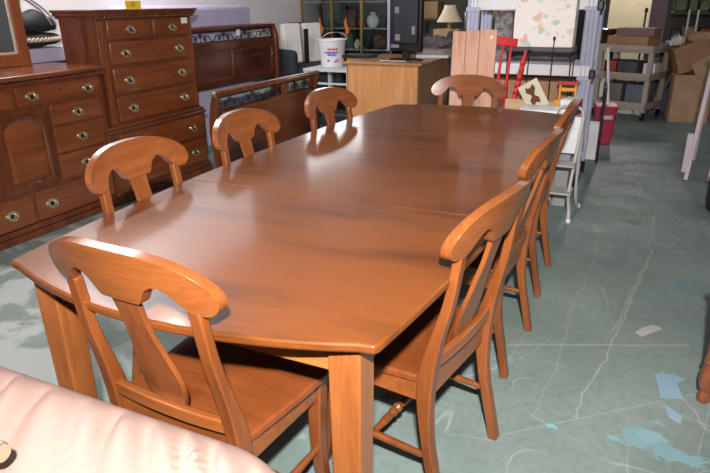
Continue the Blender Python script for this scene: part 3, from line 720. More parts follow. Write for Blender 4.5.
# dark armchair with white cushions behind the headboard
ac = thing('armchair', 'dark armchair with red back behind the right end of the headboard', 'armchair', (-2.8, 4.36, 0), R_(60))
obj('seat_block', BX(-.3, .3, -.25, .3, .1, .72), plain('charcoal_fabric', (.03, .035, .045), .9, bump=.2), ac, bev=.05, seg=3)
obj('backrest', BX(-.1, .3, .16, .32, .6, 1.19), plain('maroon_fabric', (.16, .015, .02), .8), ac, bev=.06, seg=4)
for s in (-1, 1): obj('arm', BX(*sorted((s * .26, s * .38)), -.28, .28, .3, .9), plain('charcoal_fabric', (.03, .035, .045), .9, bump=.2), ac, bev=.05, seg=3)
obj('strap', BX(-.03, .03, -.02, 0, .66, 1.12), M_BLACK, ac, bev=.004)
for k, (x, lab) in enumerate(((-.14, 'white cushion leaning in the dark armchair, nearer the headboard'), (.15, 'white cushion leaning in the dark armchair, nearer the display case'))):
    bm = bmesh.new(); box(bm, -.125, .125, -.05, .05, 0, .46)
    mw = Matrix.Translation((-2.8, 4.36, 0)) @ Matrix.Rotation(R_(60), 4, 'Z') @ Vector((x, .08, .722))
    o = obj('cushion', bm, plain('white_linen', (.75, .72, .7), .85, bump=.2, bscale=15), None, bev=.025, seg=3, loc=mw, rot=(-.12, 0, R_(60))); tag(o, lab, 'cushion')

# ------------------------------------------------------------------ lamp, boxes, rack in the middle background
rk = thing('storage_rack', 'dark metal storage rack of mixed goods behind the television', 'shelving unit', (-1.35, 6.6, 0))
for x in (-.75, .75):
    for y in (-.25, .25): obj('upright', BX(x - .02, x + .02, y - .02, y + .02, 0, 2.2), M_IRON, rk)
for z in (.5, .85, 1.18, 1.6, 2.1): obj('shelf_board', BX(-.75, .75, -.27, .27, z - .025, z), plain('dark_board', (.06, .05, .045), .7), rk)
def cbox(name, lab, cat, loc, dims, mat, rz=0, bev=.004, rot=None):
    w, d, h = dims
    o = obj(name, BX(-w / 2, w / 2, -d / 2, d / 2, 0, h), mat, None, bev=bev, loc=loc, rot=rot or (0, 0, rz)); tag(o, lab, cat); return o
mgrey = plain('grey_goods', (.4, .38, .38), .7, vary=.2); mblk = plain('dark_goods', (.06, .055, .06), .7, vary=.3); mbr = plain('brown_goods', (.32, .18, .09), .7, vary=.2); mtan = plain('tan_goods', (.6, .4, .2), .7, vary=.2)
i = 0
words = ['tan', 'dark', 'grey', 'brown']
for z, zn in ((.501, 'lowest'), (.851, 'second'), (1.181, 'third'), (1.601, 'top')):
    x = -2.0
    while x < -.75:
        w = random.uniform(.14, .3); k = random.randrange(4); h = random.uniform(.12, .26)
        if not (z > 1 and z < 1.5 and -1.8 < x + w / 2 < -1.2):
            cbox('carton', '%s carton on the %s shelf of the dark rack behind the television' % (words[k], zn), 'box', (x + w / 2, 6.55, z), (w - .02, .35, h), [mtan, mblk, mgrey, mbr][k])['group'] = '%s cartons on %s rack shelf' % (words[k], zn)
        x += w
cbox('carton', 'tan carton directly under the cream lamp shade, on the rack', 'box', (-1.5, 6.0, .93), (.36, .28, .13), mtan)
cbox('cabinet', 'low grey cabinet under the cream shaded lamp', 'cabinet', (-1.5, 6.0, 0), (.9, .4, .929), plain('low_cabinet', (.12, .1, .09), .6))
lp = thing('table_lamp', 'table lamp with cream pleated bell shade, behind the television', 'lamp', (-1.5, 6.0, 1.061))
bm = bmesh.new(); lathe(bm, [(.05, 0), (.055, .01), (.02, .03), (.03, .06), (.015, .1), (.01, .16)], 20); obj('lamp_base', bm, M_BRASS, lp)
bm = bmesh.new()
lathe(bm, [(.175, .09), (.15, .13), (.11, .2), (.085, .26), (.075, .3), (.07, .3), (.08, .26), (.105, .2), (.145, .13), (.17, .09)], 40, close=False); obj('lamp_shade', bm, M_CREAM, lp)
cbox('steel_canister', 'grey steel canister beside the cream shaded lamp', 'canister', (-1.18, 6.0, .93), (.2, .2, .36), plain('brushed_grey', (.35, .35, .35), .35, .6), bev=.03)
cbox('dark_case', 'black lumpy case right of the cream lamp', 'case', (-1.3, 5.75, .85), (.3, .2, .2), mblk, .3, .05)
cbox('bench', 'plain dark bench standing behind the oak desk under the black case', 'bench', (-1.3, 5.6, 0), (1.0, .34, .849), mblk)
bm = bmesh.new(); bmesh.ops.create_icosphere(bm, subdivisions=4, radius=1)
for v in bm.verts:
    c = v.co; n = 1 + .12 * math.sin(9 * c.x + 3 * c.y) * math.cos(7 * c.z + 4 * c.x); v.co = Vector((c.x * .25 * n, c.y * .15 * n, max(-.5, c.z) * .1 * n))
o = obj('grey_blanket', bm, plain('mottled_grey_cloth', (.16, .13, .14), .9, vary=.4, vscale=20), None, loc=(-1.55, 5.55, .9)); tag(o, 'crumpled dark grey blanket on the bench behind the desk', 'blanket')

# ------------------------------------------------------------------ pinkish boards leaning panel
pb = thing('wooden_board_panel', 'tall panel of pinkish rough boards leaning behind the far chair', 'board', (-.135, 1.97, .01), 0)
pb.rotation_euler = (R_(-3), 0, 0)
for k, (a, b) in enumerate(((-.16, -.065), (-.062, .03), (.033, .15))):
    obj('plank', BX(a, b, -.012, .012, 0, 1.2 + .006 * k), M_PINE, pb, bev=.003)
for z in (.25, .9): obj('batten', BX(-.15, .14, .012, .034, z, z + .06), M_PINE, pb, bev=.003)
bm = bmesh.new(); lathe(bm, [(.012, 0), (.01, .004), (.001, .006)], 12, Matrix.Translation((.115, -.012, 1.16)) @ Matrix.Rotation(PI / 2, 4, 'X')); obj('screw_cap', bm, plain('bright_yellow', (.9, .7, .3), .4), pb)

# ------------------------------------------------------------------ red spindle chair
rc = thing('red_rocking_chair', 'bright red wooden spindle back chair behind the far right table corner', 'chair', (.05, 2.25, 0), 0)
obj('seat', BX(-.22, .1, -.16, .18, .44, .475), M_RED, rc, bev=.012, seg=3)
bm = bmesh.new(); sweep(bm, smooth_pts([(-.2, .0, 1.06), (0, .03, 1.1), (.2, .0, 1.06)], 6), (.022, .09), up=(0, 1, 0))
def spin(p0, p1, nm, r=.012, beads=0):
    bm = bmesh.new(); pr = [(r * .7, 0)]
    if beads:
        for k in range(beads): z = .1 + .8 * k / beads; pr += [(r * .7, z), (r * 1.25, z + .25 / beads), (r * 1.25, z + .5 / beads), (r * .7, z + .75 / beads)]
    else: pr += [(r, .3), (r * 1.1, .5), (r, .7)]
    pr += [(r * .7, 1)]; lathe_between(bm, p0, p1, pr, 12); return obj(nm, bm, M_RED, rc)
bm.free(); bm = bmesh.new(); sweep(bm, [(-.21, .175, 1.11), (-.1, .19, 1.125), (.03, .185, 1.11)], (.025, .06), up=(0, 1, 0)); obj('crest_rail', bm, M_RED, rc, bev=.006)
for x in (-.18, -.11, -.045): spin((x, .15, .47), (x + .035, .185, 1.1), 'spindle', .011)
spin((.01, .15, .47), (.1, .17, 1.06), 'back_post', .017, 9)
for x in (-.17, .06):
    for y in (-.11, .13): spin((x * 1.1, y * 1.15, .04), (x * .9, y * .85, .45), 'leg', .017)
    bm = bmesh.new(); sweep(bm, smooth_pts([(x * 1.1, -.2, .06), (x * 1.1, -.05, .021), (x * 1.1, .15, .018), (x * 1.1, .38, .06)], 5), (.025, .035)); obj('rocker', bm, M_RED, rc, bev=.004)

# ------------------------------------------------------------------ grey and white plastic shelving unit
sh = thing('shelving_unit', 'grey plastic shelving unit with white edged shelves, right of the red chair', 'shelving unit', (.115, 2.95, 0))
SW, SD = .47, .25
def post(x, y):
    bm = bmesh.new()
    for k in (-1, 0, 1): lathe(bm, [(.021, 0), (.021, 1.9)], 12, Matrix.Translation((x + k * .03, y, 0)))
    for z in (.28, .86, 1.36): box(bm, x - .055, x + .055, y - .03, y + .03, z - .03, z + .0)
    obj('post', bm, M_GREYPL, sh)
    bm = bmesh.new(); lathe(bm, [(.055, 0), (.055, .09), (.04, .1)], 14, Matrix.Translation((x, y, 0))); obj('foot_cap', bm, M_BLACK, sh)
for x in (-SW + .02, SW - .03):
    for y in (-SD + .02, SD - .02): post(x, y)
for z in (.28, .94, 1.42):
    bm = bmesh.new(); box(bm, -SW, SW, -SD, SD, z - .085, z); obj('shelf_board', bm, M_WHITE, sh, bev=.008)
for x in (SW - .03,):
    for z in (.84, 1.33):
        obj('corner_clip', BX(x + .03, x + .075, -SD - .03, -SD + .03, z, z + .07), M_BLACK, sh, bev=.01)
# flowered box on dark tray
fbx = thing('flowered_box', 'large pale box printed with pastel flowers, on a black iron stand before the shelving', 'box', (.25, 2.56, 1.08), 0)
mflo, nt, bs = new_mat('flowered_paper')
tc = nt.nodes.new('ShaderNodeTexCoord'); prev = None
cols = [((.75, .4, .42), 5, .0), ((.45, .58, .45), 6, .3), ((.72, .55, .35), 7, .7), ((.45, .58, .62), 7, 1.1), ((.75, .5, .5), 8, 1.9)]
cur = nt.nodes.new('ShaderNodeRGB'); cur.outputs[0].default_value = (.84, .78, .74, 1); cur = cur.outputs[0]
nd = nt.nodes.new('ShaderNodeTexNoise'); nd.inputs['Scale'].default_value = 22; nt.links.new(tc.outputs['Object'], nd.inputs['Vector'])
for c, sc, off in cols:
    mp = nt.nodes.new('ShaderNodeMapping'); mp.inputs['Location'].default_value = (off, off * 2, off * 3); nt.links.new(tc.outputs['Object'], mp.inputs['Vector'])
    v = nt.nodes.new('ShaderNodeTexVoronoi'); v.inputs['Scale'].default_value = sc * 1.5; nt.links.new(mp.outputs['Vector'], v.inputs['Vector'])
    ad = nt.nodes.new('ShaderNodeMath'); ad.operation = 'MULTIPLY_ADD'; ad.inputs[1].default_value = .75; nt.links.new(nd.outputs['Fac'], ad.inputs[0]); nt.links.new(v.outputs['Distance'], ad.inputs[2])
    rp = nt.nodes.new('ShaderNodeValToRGB'); rp.color_ramp.elements[0].position = .5; rp.color_ramp.elements[0].color = (.9, .9, .9, 1); rp.color_ramp.elements[1].position = .62; rp.color_ramp.elements[1].color = (0, 0, 0, 1)
    nt.links.new(ad.outputs[0], rp.inputs['Fac'])
    mx = nt.nodes.new('ShaderNodeMix'); mx.data_type = 'RGBA'; nt.links.new(rp.outputs['Color'], mx.inputs['Factor']); nt.links.new(cur, mx.inputs['A']); mx.inputs['B'].default_value = (*c, 1); cur = mx.outputs['Result']
nt.links.new(cur, bs.inputs['Base Color']); bs.inputs['Roughness'].default_value = .6
obj('box_body', BX(-.215, .215, -.08, .09, 0, .46), mflo, fbx, bev=.006)
cbox('wire_basket_pile', 'dull grey cloth bundle on the shelf under the flowered box', 'bundle', (.2, 3.03, .941), (.5, .2, .063), plain('dull_goods', (.1, .085, .09), .9, vary=.4, vscale=25), 0, .03)
cbox('rolled_rug', 'grey and white patterned rug bundle between the left shelf posts and flowered box', 'rug', (-.13, 3.0, .941), (.15, .26, .38), plain('patterned_rug', (.27, .25, .26), .9, vary=.6, vscale=30), 0, .04)
cbox('wooden_crate', 'wide brown cardboard carton standing under the white shelf', 'box', (.12, 2.9, .281), (.7, .42, .53), plain('brown_carton', (.4, .2, .12), .8, vary=.15), 0)
# black iron plant stand rods
ist = thing('iron_stand', 'thin black iron stand with knobbed rods carrying the flowered box', 'stand', (.23, 2.56, 0))
obj('tray', BX(-.23, .25, -.1, .1, 1.05, 1.079), plain('dark_grey_tray', (.07, .07, .08), .5), ist, bev=.004)
for x, y, h in ((-.24, .0, 1.12), (.11, -.12, 1.15), (.24, -.11, 1.05), (-.06, -.11, 1.06), (-.24, .09, 1.05), (.24, .09, 1.05)):
    bm = bmesh.new(); lathe(bm, [(.004, 0), (.004, h - .02), (.009, h - .015), (.01, h), (.003, h + .01)], 10, Matrix.Translation((x, y, 0))); obj('rod', bm, M_IRON, ist)

# low table behind the far corner with white box, picture card, toy chair
lt = thing('low_bench', 'low white bench holding boxes behind the far right table corner', 'bench', (.38, 2.08, 0))
obj('bench_board', BX(-.24, .06, -.14, .16, .5, .52), M_WHITE, lt, bev=.003)
for x in (-.21, .03):
    for y in (-.11, .13): obj('leg', BX(x - .015, x + .015, y - .015, y + .015, 0, .5), M_WHITE, lt)
wb = thing('white_carton', 'white printed carton on the low bench behind the far table corner', 'box', (.4, 2.08, .521), R_(3))
obj('carton_body', BX(-.19, .06, -.12, .12, 0, .185), plain('glossy_white', (.85, .85, .88), .4), wb, bev=.003)
for k in range(9): obj('print', BX(-.1 + k * .02, -.088 + k * .02, -.122, -.12, .1, .112 + .004 * (k % 3)), plain('grey_blue_ink', (.25, .3, .45), .5), wb)
pc = thing('picture_card', 'cream picture card with brown bow shape, tilted behind the white carton', 'picture', (.265, 2.26, .745), 0)
pc.rotation_euler = (R_(-8), R_(-32), 0)
obj('card', BX(-.075, .075, -.004, .004, -.09, .12), plain('cream_card', (.62, .58, .42), .6), pc)
bm = bmesh.new(); pl = [(-.03, .09), (.0, .075), (.03, .095), (.037, .06), (.016, .03), (.013, .015), (.034, -.01), (.03, -.05), (.0, -.035), (-.025, -.055), (-.035, -.01), (-.011, .015), (-.013, .03), (-.037, .055)]
prism(bm, pl, -.007, -.004, 'xz'); obj('bow_print', bm, plain('brown_ink', (.12, .03, .015), .6), pc)
tb = thing('bench_rack', 'wooden rack behind the white carton holding the picture card', 'rack', (.3, 2.3, 0))
obj('rack_panel', BX(-.25, .22, 0, .02, 0, .72), wood('pale_pine', (.45, .28, .16), (.62, .42, .26), axis=0, rough=.6, coat=0), tb)
yc = thing('toy_chair', 'small orange and red toy chair on the white carton stack', 'toy', (.49, 2.27, .74))
mo = plain('orange_paint', (.7, .3, .03), .4)
obj('post', BX(-.06, -.045, -.01, .01, 0, .13), mo, yc, bev=.003); obj('post', BX(.045, .06, -.01, .01, 0, .13), mo, yc, bev=.003)
obj('back_rail', BX(-.045, .045, -.008, .008, .06, .085), mo, yc, bev=.003); obj('top_rail', BX(-.07, .075, -.012, .012, .1, .13), plain('dark_red_paint', (.35, .03, .02), .4), yc, bev=.006)
obj('base_block', BX(-.08, .08, -.03, .03, -.05, 0), mo, yc)
cbox('support_box', 'plain brown carton standing under the small toy chair', 'box', (.5, 2.29, 0), (.17, .1, .689), M_CARD2)
# white folding step stool
ss = thing('step_stool', 'white metal folding step stool standing behind the right row of chairs', 'step stool', (.585, 1.93, 0), R_(0))
ss.scale = (.9, 1, .84)
mst = plain('off_white_enamel', (.42, .41, .4), .4)
for x in (-.14, .06):
    bm = bmesh.new(); sweep(bm, smooth_pts([(x, -.16, 0), (x - .01, -.13, .1), (x - .03, -.06, .2), (x - .02, .0, .45), (x, .05, .8)], 4), .013, 10); obj('front_leg', bm, mst, ss)
    bm = bmesh.new(); sweep(bm, smooth_pts([(x + .03, .2, 0), (x + .01, .1, .12), (x + .0, .08, .4), (x, .06, .8)], 4), .012, 10); obj('rear_leg', bm, mst, ss)
bm = bmesh.new(); sweep(bm, smooth_pts([(-.14, .055, .79), (-.12, .06, .86), (-.04, .06, .88), (.04, .06, .86), (.06, .055, .79)], 5), .013, 10); obj('handle_bow', bm, mst, ss)
for z, d in ((.22, .12), (.45, .1)): obj('step', BX(-.15, .05, -.12, -.12 + d * 1.5, z - .02, z), mst, ss, bev=.008)
obj('back_panel', BX(-.13, .045, .055, .065, .5, .8), M_WHITE, ss, bev=.004)
for x, y in ((-.14, -.16), (.06, -.16), (-.11, .2), (.09, .2)):
    bm = bmesh.new(); lathe(bm, [(.018, 0), (.019, .02), (.014, .03)], 12, Matrix.Translation((x, y, 0))); obj('rubber_foot', bm, M_WHITE, ss)
bx = thing('red_edged_box', 'white box with a dark red side beside the grey shelf post', 'box', (.535, 2.14, .641), R_(-12))
obj('box_body', BX(-.05, .05, -.08, .08, 0, .13), M_WHITE, bx, bev=.003)
obj('red_label', BX(.0501, .053, -.06, .08, .02, .12), plain('dark_red_label', (.35, .03, .04), .5), bx)
cbox('box_riser', 'plain grey carton standing on the floor under the red edged box', 'box', (.53, 2.16, 0), (.09, .12, .64), plain('grey_board', (.3, .29, .3), .7), 0, .004)
cbox('white_panel_box', 'narrow white box on the floor behind the grey shelf foot', 'box', (.62, 3.7, 0), (.12, .14, .34), M_WHITE, 0, .01)
bs_ = thing('black_pole_stand', 'black tubular stand leg beside the grey shelving', 'stand', (.68, 3.55, 0))
for dx, dy in ((0, 0), (-.02, .35)):
    bm = bmesh.new(); lathe(bm, [(.013, 0), (.013, .68)], 10, Matrix.Translation((dx, dy, 0))); obj('pole', bm, M_BLACK, bs_)
bm = bmesh.new(); sweep(bm, [(0, 0, .67), (-.02, .35, .67)], .012, 8); obj('top_bar', bm, M_BLACK, bs_)
# red tool bin with mop handle
rb = thing('red_bin', 'red plastic bin standing on the floor left of the beige cart', 'bin', (.66, 4.45, 0), R_(10))
bm = bmesh.new(); v = box(bm, -.1, .1, -.14, .14, 0, .38)
for q in v:
    if q.co.z < .1: q.co.x *= .75; q.co.y *= .8
obj('bin_body', bm, plain('crimson_plastic', (.35, .02, .06), .4), rb, bev=.015); obj('bin_rim', BX(-.11, .11, -.15, .15, .37, .4), plain('crimson_plastic', (.35, .02, .06), .4), rb, bev=.01)
obj('clasp', BX(-.06, .06, -.16, -.14, .27, .31), plain('pale_clasp', (.5, .45, .45), .4), rb, bev=.005)
bm = bmesh.new(); sweep(bm, [(.03, 0, .2), (-.06, .1, .85)], .013, 10); o = obj('mop_handle', bm, plain('pale_handle', (.65, .6, .6), .4), None, loc=(.66, 4.45, .1)); tag(o, 'pale mop handle standing in the red bin', 'handle')

# ------------------------------------------------------------------ beige utility cart with boxes
mcart = plain('beige_cart_plastic', (.36, .29, .24), .55)
ca = thing('utility_cart', 'beige plastic three tier utility cart with boxes, in the right background', 'cart', (.82, 6.25, 0), R_(-22))
for z in (.17, .52, .84):
    bm = bmesh.new(); box(bm, -.34, .34, -.26, .26, z - .02, z)
    for a in ((-.34, .34, -.26, -.24), (-.34, .34, .24, .26), (-.34, -.32, -.26, .26), (.32, .34, -.26, .26)): box(bm, *a, z - .04, z + .045)
    obj('tray', bm, mcart, ca, bev=.006)
for x in (-.31, .31):
    for y in (-.23, .23):
        obj('upright', BX(x - .03, x + .03, y - .025, y + .025, .1, .86), mcart, ca, bev=.006)
        bm = bmesh.new(); lathe(bm, [(.045, -.015), (.05, -.01), (.05, .01), (.045, .015)], 16, Matrix.Translation((x, y, .05)) @ Matrix.Rotation(PI / 2, 4, 'Y')); obj('caster', bm, M_BLACK, ca)
obj('handle', BX(-.36, .36, .27, .33, .86, .89), mcart, ca, bev=.01)
def on_cart(x, y): 
    a = R_(-22); return (.82 + x * math.cos(a) - y * math.sin(a), 6.25 + x * math.sin(a) + y * math.cos(a))
def cart_box(lab, x, y, z, dims, mat, nm='carton', cat='box', rz=-22):
    p = on_cart(x, y); return cbox(nm, lab, cat, (p[0], p[1], z), dims, mat, R_(rz))
cart_box('brown carton on the top tray of the beige cart', -.03, 0, .846, (.5, .36, .14), M_CARD)
o = cart_box('shallow mauve brown carton on top of the brown one on the cart', .02, 0, .988, (.44, .3, .09), plain('mauve_card', (.2, .12, .1), .8), 'shallow_carton', 'box', -15)
cart_box('red carton on the middle tray of the beige cart', -.2, -.02, .522, (.16, .34, .17), plain('dull_red', (.3, .04, .03), .7))
cart_box('black carton beside the red one on the middle tray of the cart', .02, -.02, .522, (.24, .34, .17), mblk)
cart_box('grey bin on the lowest tray of the beige cart, left', -.13, 0, .172, (.24, .36, .25), plain('grey_bin', (.14, .13, .13), .6), 'bin', 'bin')
cart_box('blue grey bin on the lowest tray of the beige cart, right', .15, 0, .172, (.22, .36, .25), plain('slate_bin', (.12, .13, .17), .6), 'bin', 'bin')
cart_box('white bag on the middle tray of the cart, right end', .24, .02, .522, (.14, .2, .15), M_WHITE, 'bag', 'bag')
# fanned paper and blue bag behind cart
for k in range(6):
    o = cbox('board', 'grey board leaning in the fan right of the beige cart', 'board', (1.12 + k * .035, 6.75, .0), (.02, .3, .7), plain('ash_board', (.26, .25, .24), .7), rot=(0, .15 + .1 * k, 0)); o['group'] = 'fan of grey boards by the cart'
cbox('blue_bag', 'dull blue bag on the floor between cart and cardboard boxes', 'bag', (1.26, 6.62, 0), (.12, .16, .34), plain('dull_blue', (.05, .1, .2), .7), 0, .04)
# cardboard pile
mk = [M_CARD, M_CARD2]
cbox('cardboard_box', 'upright cardboard box on the floor at the foot of the carton pile', 'box', (1.5, 6.2, 0), (.42, .4, .56), M_CARD2, .12)
cbox('cardboard_box', 'tilted brown cardboard box lying on top of the upright one', 'box', (1.5, 6.2, .63), (.4, .34, .3), M_CARD, rot=(.0, -.35, .2))
cbox('cardboard_box', 'long brown cardboard box leaning at the right of the pile', 'box', (1.75, 6.15, .62), (.45, .3, .22), M_CARD2, rot=(.1, -.55, .0))
cbox('cardboard_box', 'large dark cardboard box behind the carton pile', 'box', (2.05, 6.75, 0), (.6, .45, .8), M_CARD, .1)
cbox('cardboard_box', 'flat cardboard box crowning the carton pile', 'box', (1.62, 6.4, .93), (.5, .3, .07), M_CARD2, rot=(.12, .1, .1))
bm = bmesh.new(); bmesh.ops.create_icosphere(bm, subdivisions=3, radius=1)
for v in bm.verts: v.co = Vector((v.co.x * .08, v.co.y * .08, max(-.5, v.co.z) * .08)) * (1 + .2 * math.sin(11 * v.co.x + 7 * v.co.z))
o = obj('plastic_bag', bm, plain('shiny_clear_bag', (.5, .48, .46), .2), None, loc=(1.27, 6.15, .93)); tag(o, 'shiny crumpled plastic bag on the left edge of the carton pile', 'bag')

# right background: dark shelving with goods, two pale uprights
rr = thing('pallet_rack', 'dark rack with green goods on its upper shelf, in the right background', 'rack', (2.0, 7.6, 0))
for x in (-.85, .85):
    for y in (-.3, .3): obj('upright', BX(x - .025, x + .025, y - .025, y + .025, 0, 2.2), M_IRON, rr)
for z in (.45, .85, 1.24, 1.7): obj('shelf_board', BX(-.85, .85, -.32, .32, z - .03, z), plain('dark_board', (.06, .05, .045), .7), rr)
mats_r = [plain('olive_goods', (.12, .13, .08), .6, vary=.5, vscale=20), mblk, plain('rust_goods', (.2, .04, .02), .5), plain('navy_goods', (.02, .03, .07), .6), mgrey]
nr = ['olive', 'black', 'rust red', 'navy', 'grey']
for z, zn in ((.451, 'lowest'), (.851, 'middle'), (1.241, 'upper')):
    x = 1.2
    while x < 2.7:
        w = random.uniform(.12, .26); k = 0 if z > 1.2 and random.random() < .6 else random.randrange(5); h = random.uniform(.14, .3)
        o = cbox('bundle', '%s bundle on the %s shelf of the dark rack, right background' % (nr[k], zn), 'bundle', (x + w / 2, 7.55, z), (w - .02, .4, h), mats_r[k], 0, .03); o['group'] = '%s bundles on the %s rack shelf' % (nr[k], zn)
        x += w
for x, lab in ((1.37, 'pale metal upright rail left of its twin, behind the carton pile'), (1.47, 'pale metal upright rail right of its twin, behind the carton pile')):
    cbox('upright_rail', lab, 'rail', (x, 6.6, 0), (.022, .03, 1.28), plain('pale_rail', (.45, .43, .42), .5), 0, .003)
# dark tables and lamp pole before the beige wall
dt = thing('stacked_table', 'dark brown round table stacked in front of the beige back wall', 'table', (.5, 7.6, 0))
bm = bmesh.new(); lathe(bm, [(.2, 0), (.03, .06), (.03, .7), (.08, .8), (.3, .85), (.3, .88)], 24); obj('pedestal', bm, wood('walnut', (.04, .02, .01), (.09, .045, .02), axis=2), dt)
vase('wooden_bowl', 'dark brown wooden bowl on the round table by the beige wall', 'bowl', (.42, 7.55, .881), [(.06, 0), (.07, .02), (.14, .1), (.15, .13), (.13, .12), (.05, .03)], wood('walnut', (.04, .02, .01), (.09, .045, .02), axis=2), 1)
vase('wooden_bowl', 'shallow dark bowl beside the taller bowl on the round table', 'bowl', (.68, 7.6, .881), [(.05, 0), (.06, .01), (.12, .05), (.14, .08), (.12, .07), (.05, .02)], wood('walnut', (.04, .02, .01), (.09, .045, .02), axis=2), 1)
t = thing('pole_lamp', 'thin dark pole with a small knob in front of the beige wall', 'pole', (.88, 7.0, 0))
bm = bmesh.new(); lathe(bm, [(.1, 0), (.1, .02), (.012, .03), (.012, 1.24), (.022, 1.25), (.022, 1.28), (.008, 1.3)], 14); obj('pole', bm, M_BLACK, t)

# ------------------------------------------------------------------ white ladder-like stand at the right edge
ld = thing('white_stepladder', 'pinkish white wooden stepladder standing open at the right edge', 'ladder', (1.47, 3.25, 0), 0)
mlad = plain('pinkish_white_paint', (.66, .55, .6), .5)
for x in (-.07, .1, .42):
    bm = bmesh.new(); sweep(bm, [(x, -.04, 0), (x + .07, .3, 1.0)], (.045, .03), up=(0, 1, 0)); obj('front_rail', bm, mlad, ld, bev=.004)
    bm = bmesh.new(); sweep(bm, [(x + .1, .75, 0), (x + .07, .33, 1.0)], (.04, .025), up=(0, 1, 0)); obj('rear_rail', bm, mlad, ld, bev=.004)
for k in range(3):
    z = .25 + k * .27; obj('tread', BX(.1 + z * .07, .42 + z * .07, -.08 + z * .34, .04 + z * .34, z - .012, z + .012), mlad, ld, bev=.003)
obj('top_board', BX(-.03, .52, .24, .38, .995, 1.02), mlad, ld, bev=.004)
obj('side_cap', BX(-.112, -.062, -.03, .02, .06, .38), mlad, ld, bev=.006)
obj('rear_panel', BX(.1, .52, .3, .31, .2, .8), mlad, ld)
# round black base at right edge
t = thing('black_stool', 'round black padded stool cut off by the right edge', 'stool', (1.685, 2.42, 0))
bm = bmesh.new(); lathe(bm, [(.17, 0), (.19, .02), (.2, .1), (.2, .26), (.18, .31), (.1, .33)], 32); obj('padded_drum', bm, plain('black_vinyl', (.015, .015, .018), .35), t)
# turned foot of a table cut off at the lower right
et = thing('end_table', 'small red brown end table with a turned foot, mostly beyond the right edge', 'table', (1.65, -.086, 0), R_(-35))
mleg = wood('mahogany_leg', (.16, .04, .015), (.3, .09, .03), axis=2, rough=.25, coat=.4)
for x in (-.27, .27):
    for y in (-.17, .17):
        bm = bmesh.new(); lathe(bm, [(.014, 0), (.022, .01), (.024, .03), (.017, .05), (.026, .065), (.03, .1), (.028, .13), (.02, .16), (.026, .17), (.02, .2), (.023, .35), (.028, .5)], 20, Matrix.Translation((x, y, 0))); obj('leg', bm, mleg, et)
obj('apron', BX(-.27, .27, -.17, .17, .44, .5), mleg, et, bev=.002)
obj('table_board', BX(-.3, .3, -.2, .2, .5, .525), mleg, et, bev=.006)
# paper scraps on the floor
def scrap(lab, pts, mat, z=.0015):
    bm = bmesh.new(); prism(bm, pts, 0, .0015, 'xy'); cx = sum(p[0] for p in pts) / len(pts); cy = sum(p[1] for p in pts) / len(pts)
    for v in bm.verts: v.co.x -= cx; v.co.y -= cy
    o = obj('paper_scrap', bm, mat, None, loc=(cx, cy, .0005)); tag(o, lab, 'paper scrap'); return o
scrap('torn white paper scrap on the open green floor', [(1.09, .37), (1.12, .345), (1.15, .39), (1.2, .45), (1.19, .475), (1.16, .475), (1.14, .455), (1.11, .42)], plain('scrap_white', (.42, .41, .4), .7))
scrap('larger light blue paper patch stuck to the floor', [(1.17, .06), (1.24, .08), (1.28, .06), (1.25, .02), (1.265, -.08), (1.19, -.11)], plain('scrap_blue', (.24, .37, .46), .6))
scrap('slim light blue triangular scrap near the blue patch', [(1.2, -.14), (1.262, -.2), (1.25, -.245), (1.215, -.22)], plain('scrap_blue2', (.28, .4, .5), .6))
scrap('tiny cream scrap beside the turned table foot', [(1.32, .1), (1.34, .08), (1.36, .11), (1.34, .12)], plain('scrap_cream', (.5, .42, .36), .6))

# ------------------------------------------------------------------ lights
def fill_fixture(x, y, power, label, length=1.2, rz=0, col=(1, .97, .95)):  # unseen ceiling tubes, added as fill light for walls and floor
    t = thing('fill_tube_light', label, 'fill light', (x, y, ZC - .12), rz, 'added ceiling fill tubes')
    obj('housing', BX(-.1, .1, -length / 2, length / 2, .04, .12), M_WHITE, t, bev=.01)
    l = bpy.data.lights.new('fill_light', 'AREA'); l.shape = 'RECTANGLE'; l.size = .16; l.size_y = length; l.energy = power; l.color = col
    lo = bpy.data.objects.new('fill_light', l); COL.objects.link(lo); lo.parent = t; lo.location = (0, 0, .03)
for x, y, p in ((3.8, 3.6, 16), (-2.8, 1.1, 70), (1.5, -3.6, 12), (-2.2, -2.6, 20), (4.0, 6.5, 12), (.7, 9.2, 95)):
    fill_fixture(x, y, p, 'unseen ceiling tube added to brighten the walls and sales floor')
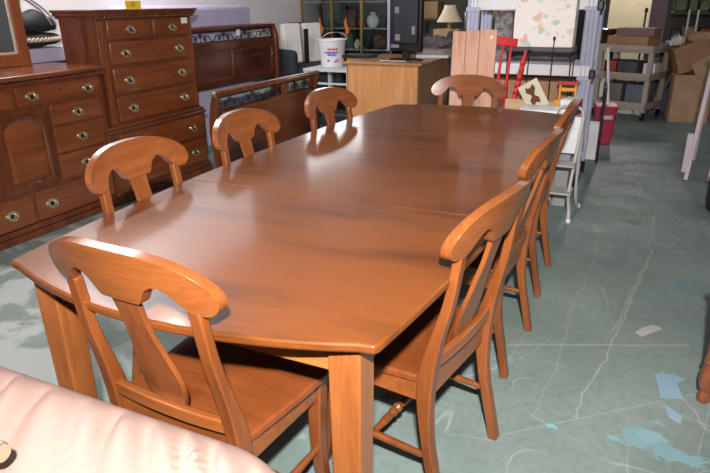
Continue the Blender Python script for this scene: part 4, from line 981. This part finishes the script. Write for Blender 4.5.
# high window in the left wall beyond the display case
struct(obj('window_1', BX(XL, XL + .03, 5.0, 6.9, 1.55, 2.35), plain('daylight_pane', (.8, .85, .9), .5, emit=(.95, .97, 1), estr=7), None, smooth=False))
bm = bmesh.new()
for a in ((4.94, 5.0, 1.5, 2.4), (6.9, 6.96, 1.5, 2.4), (5.0, 6.9, 1.5, 1.55), (5.0, 6.9, 2.35, 2.4)): box(bm, XL, XL + .05, a[0], a[1], a[2], a[3])
struct(obj('trim_2', bm, M_WHITE, None))
struct(obj('fill_pane', BX(XL, XL + .03, .2, 3.6, 2.0, 2.9), plain('dim_fill_pane', (.8, .85, .9), .5, emit=(.95, .93, 1), estr=2.0), None, smooth=False))  # unseen glowing pane high on the left wall, added to light the room
# camera flash: a small real lamp just above the lens
fl = bpy.data.lights.new('camera_flash', 'AREA'); fl.shape = 'RECTANGLE'; fl.size = .07; fl.size_y = .05; fl.energy = 96; fl.color = (1, .96, .93); fl.spread = R_(120)
flo = bpy.data.objects.new('camera_flash', fl); COL.objects.link(flo)

# ------------------------------------------------------------------ camera
F_, HC, PT, RO, CX, CY, YW = 599.37, 1.3998, .3713, -.0122, .9534, -2.2952, -.4392
Fv = Vector((math.sin(YW) * math.cos(PT), math.cos(YW) * math.cos(PT), -math.sin(PT)))
Rv = Vector((math.cos(YW), -math.sin(YW), 0)); Uv = Rv.cross(Fv)
R2 = Rv * math.cos(RO) + Uv * math.sin(RO); U2 = -Rv * math.sin(RO) + Uv * math.cos(RO)
cam = bpy.data.cameras.new('camera'); cam.sensor_width = 36; cam.lens = F_ / 710 * 36; cam.clip_start = .02
co = bpy.data.objects.new('camera', cam); COL.objects.link(co)
mw = Matrix(((R2.x, U2.x, -Fv.x), (R2.y, U2.y, -Fv.y), (R2.z, U2.z, -Fv.z))).to_4x4(); mw.translation = Vector((CX, CY, HC))
co.matrix_world = mw; SC.camera = co
fw = mw.copy(); fw.translation = Vector((CX, CY, HC)) + U2 * .3 - Fv * .33; flo.matrix_world = fw

w = bpy.data.worlds.new('world'); SC.world = w; w.use_nodes = True
w.node_tree.nodes['Background'].inputs['Color'].default_value = (.5, .55, .6, 1); w.node_tree.nodes['Background'].inputs['Strength'].default_value = .1
SC.view_settings.view_transform = 'Standard'; SC.view_settings.look = 'None'; SC.view_settings.gamma = 1; SC.view_settings.use_curve_mapping = False
SC.view_settings.exposure = 0
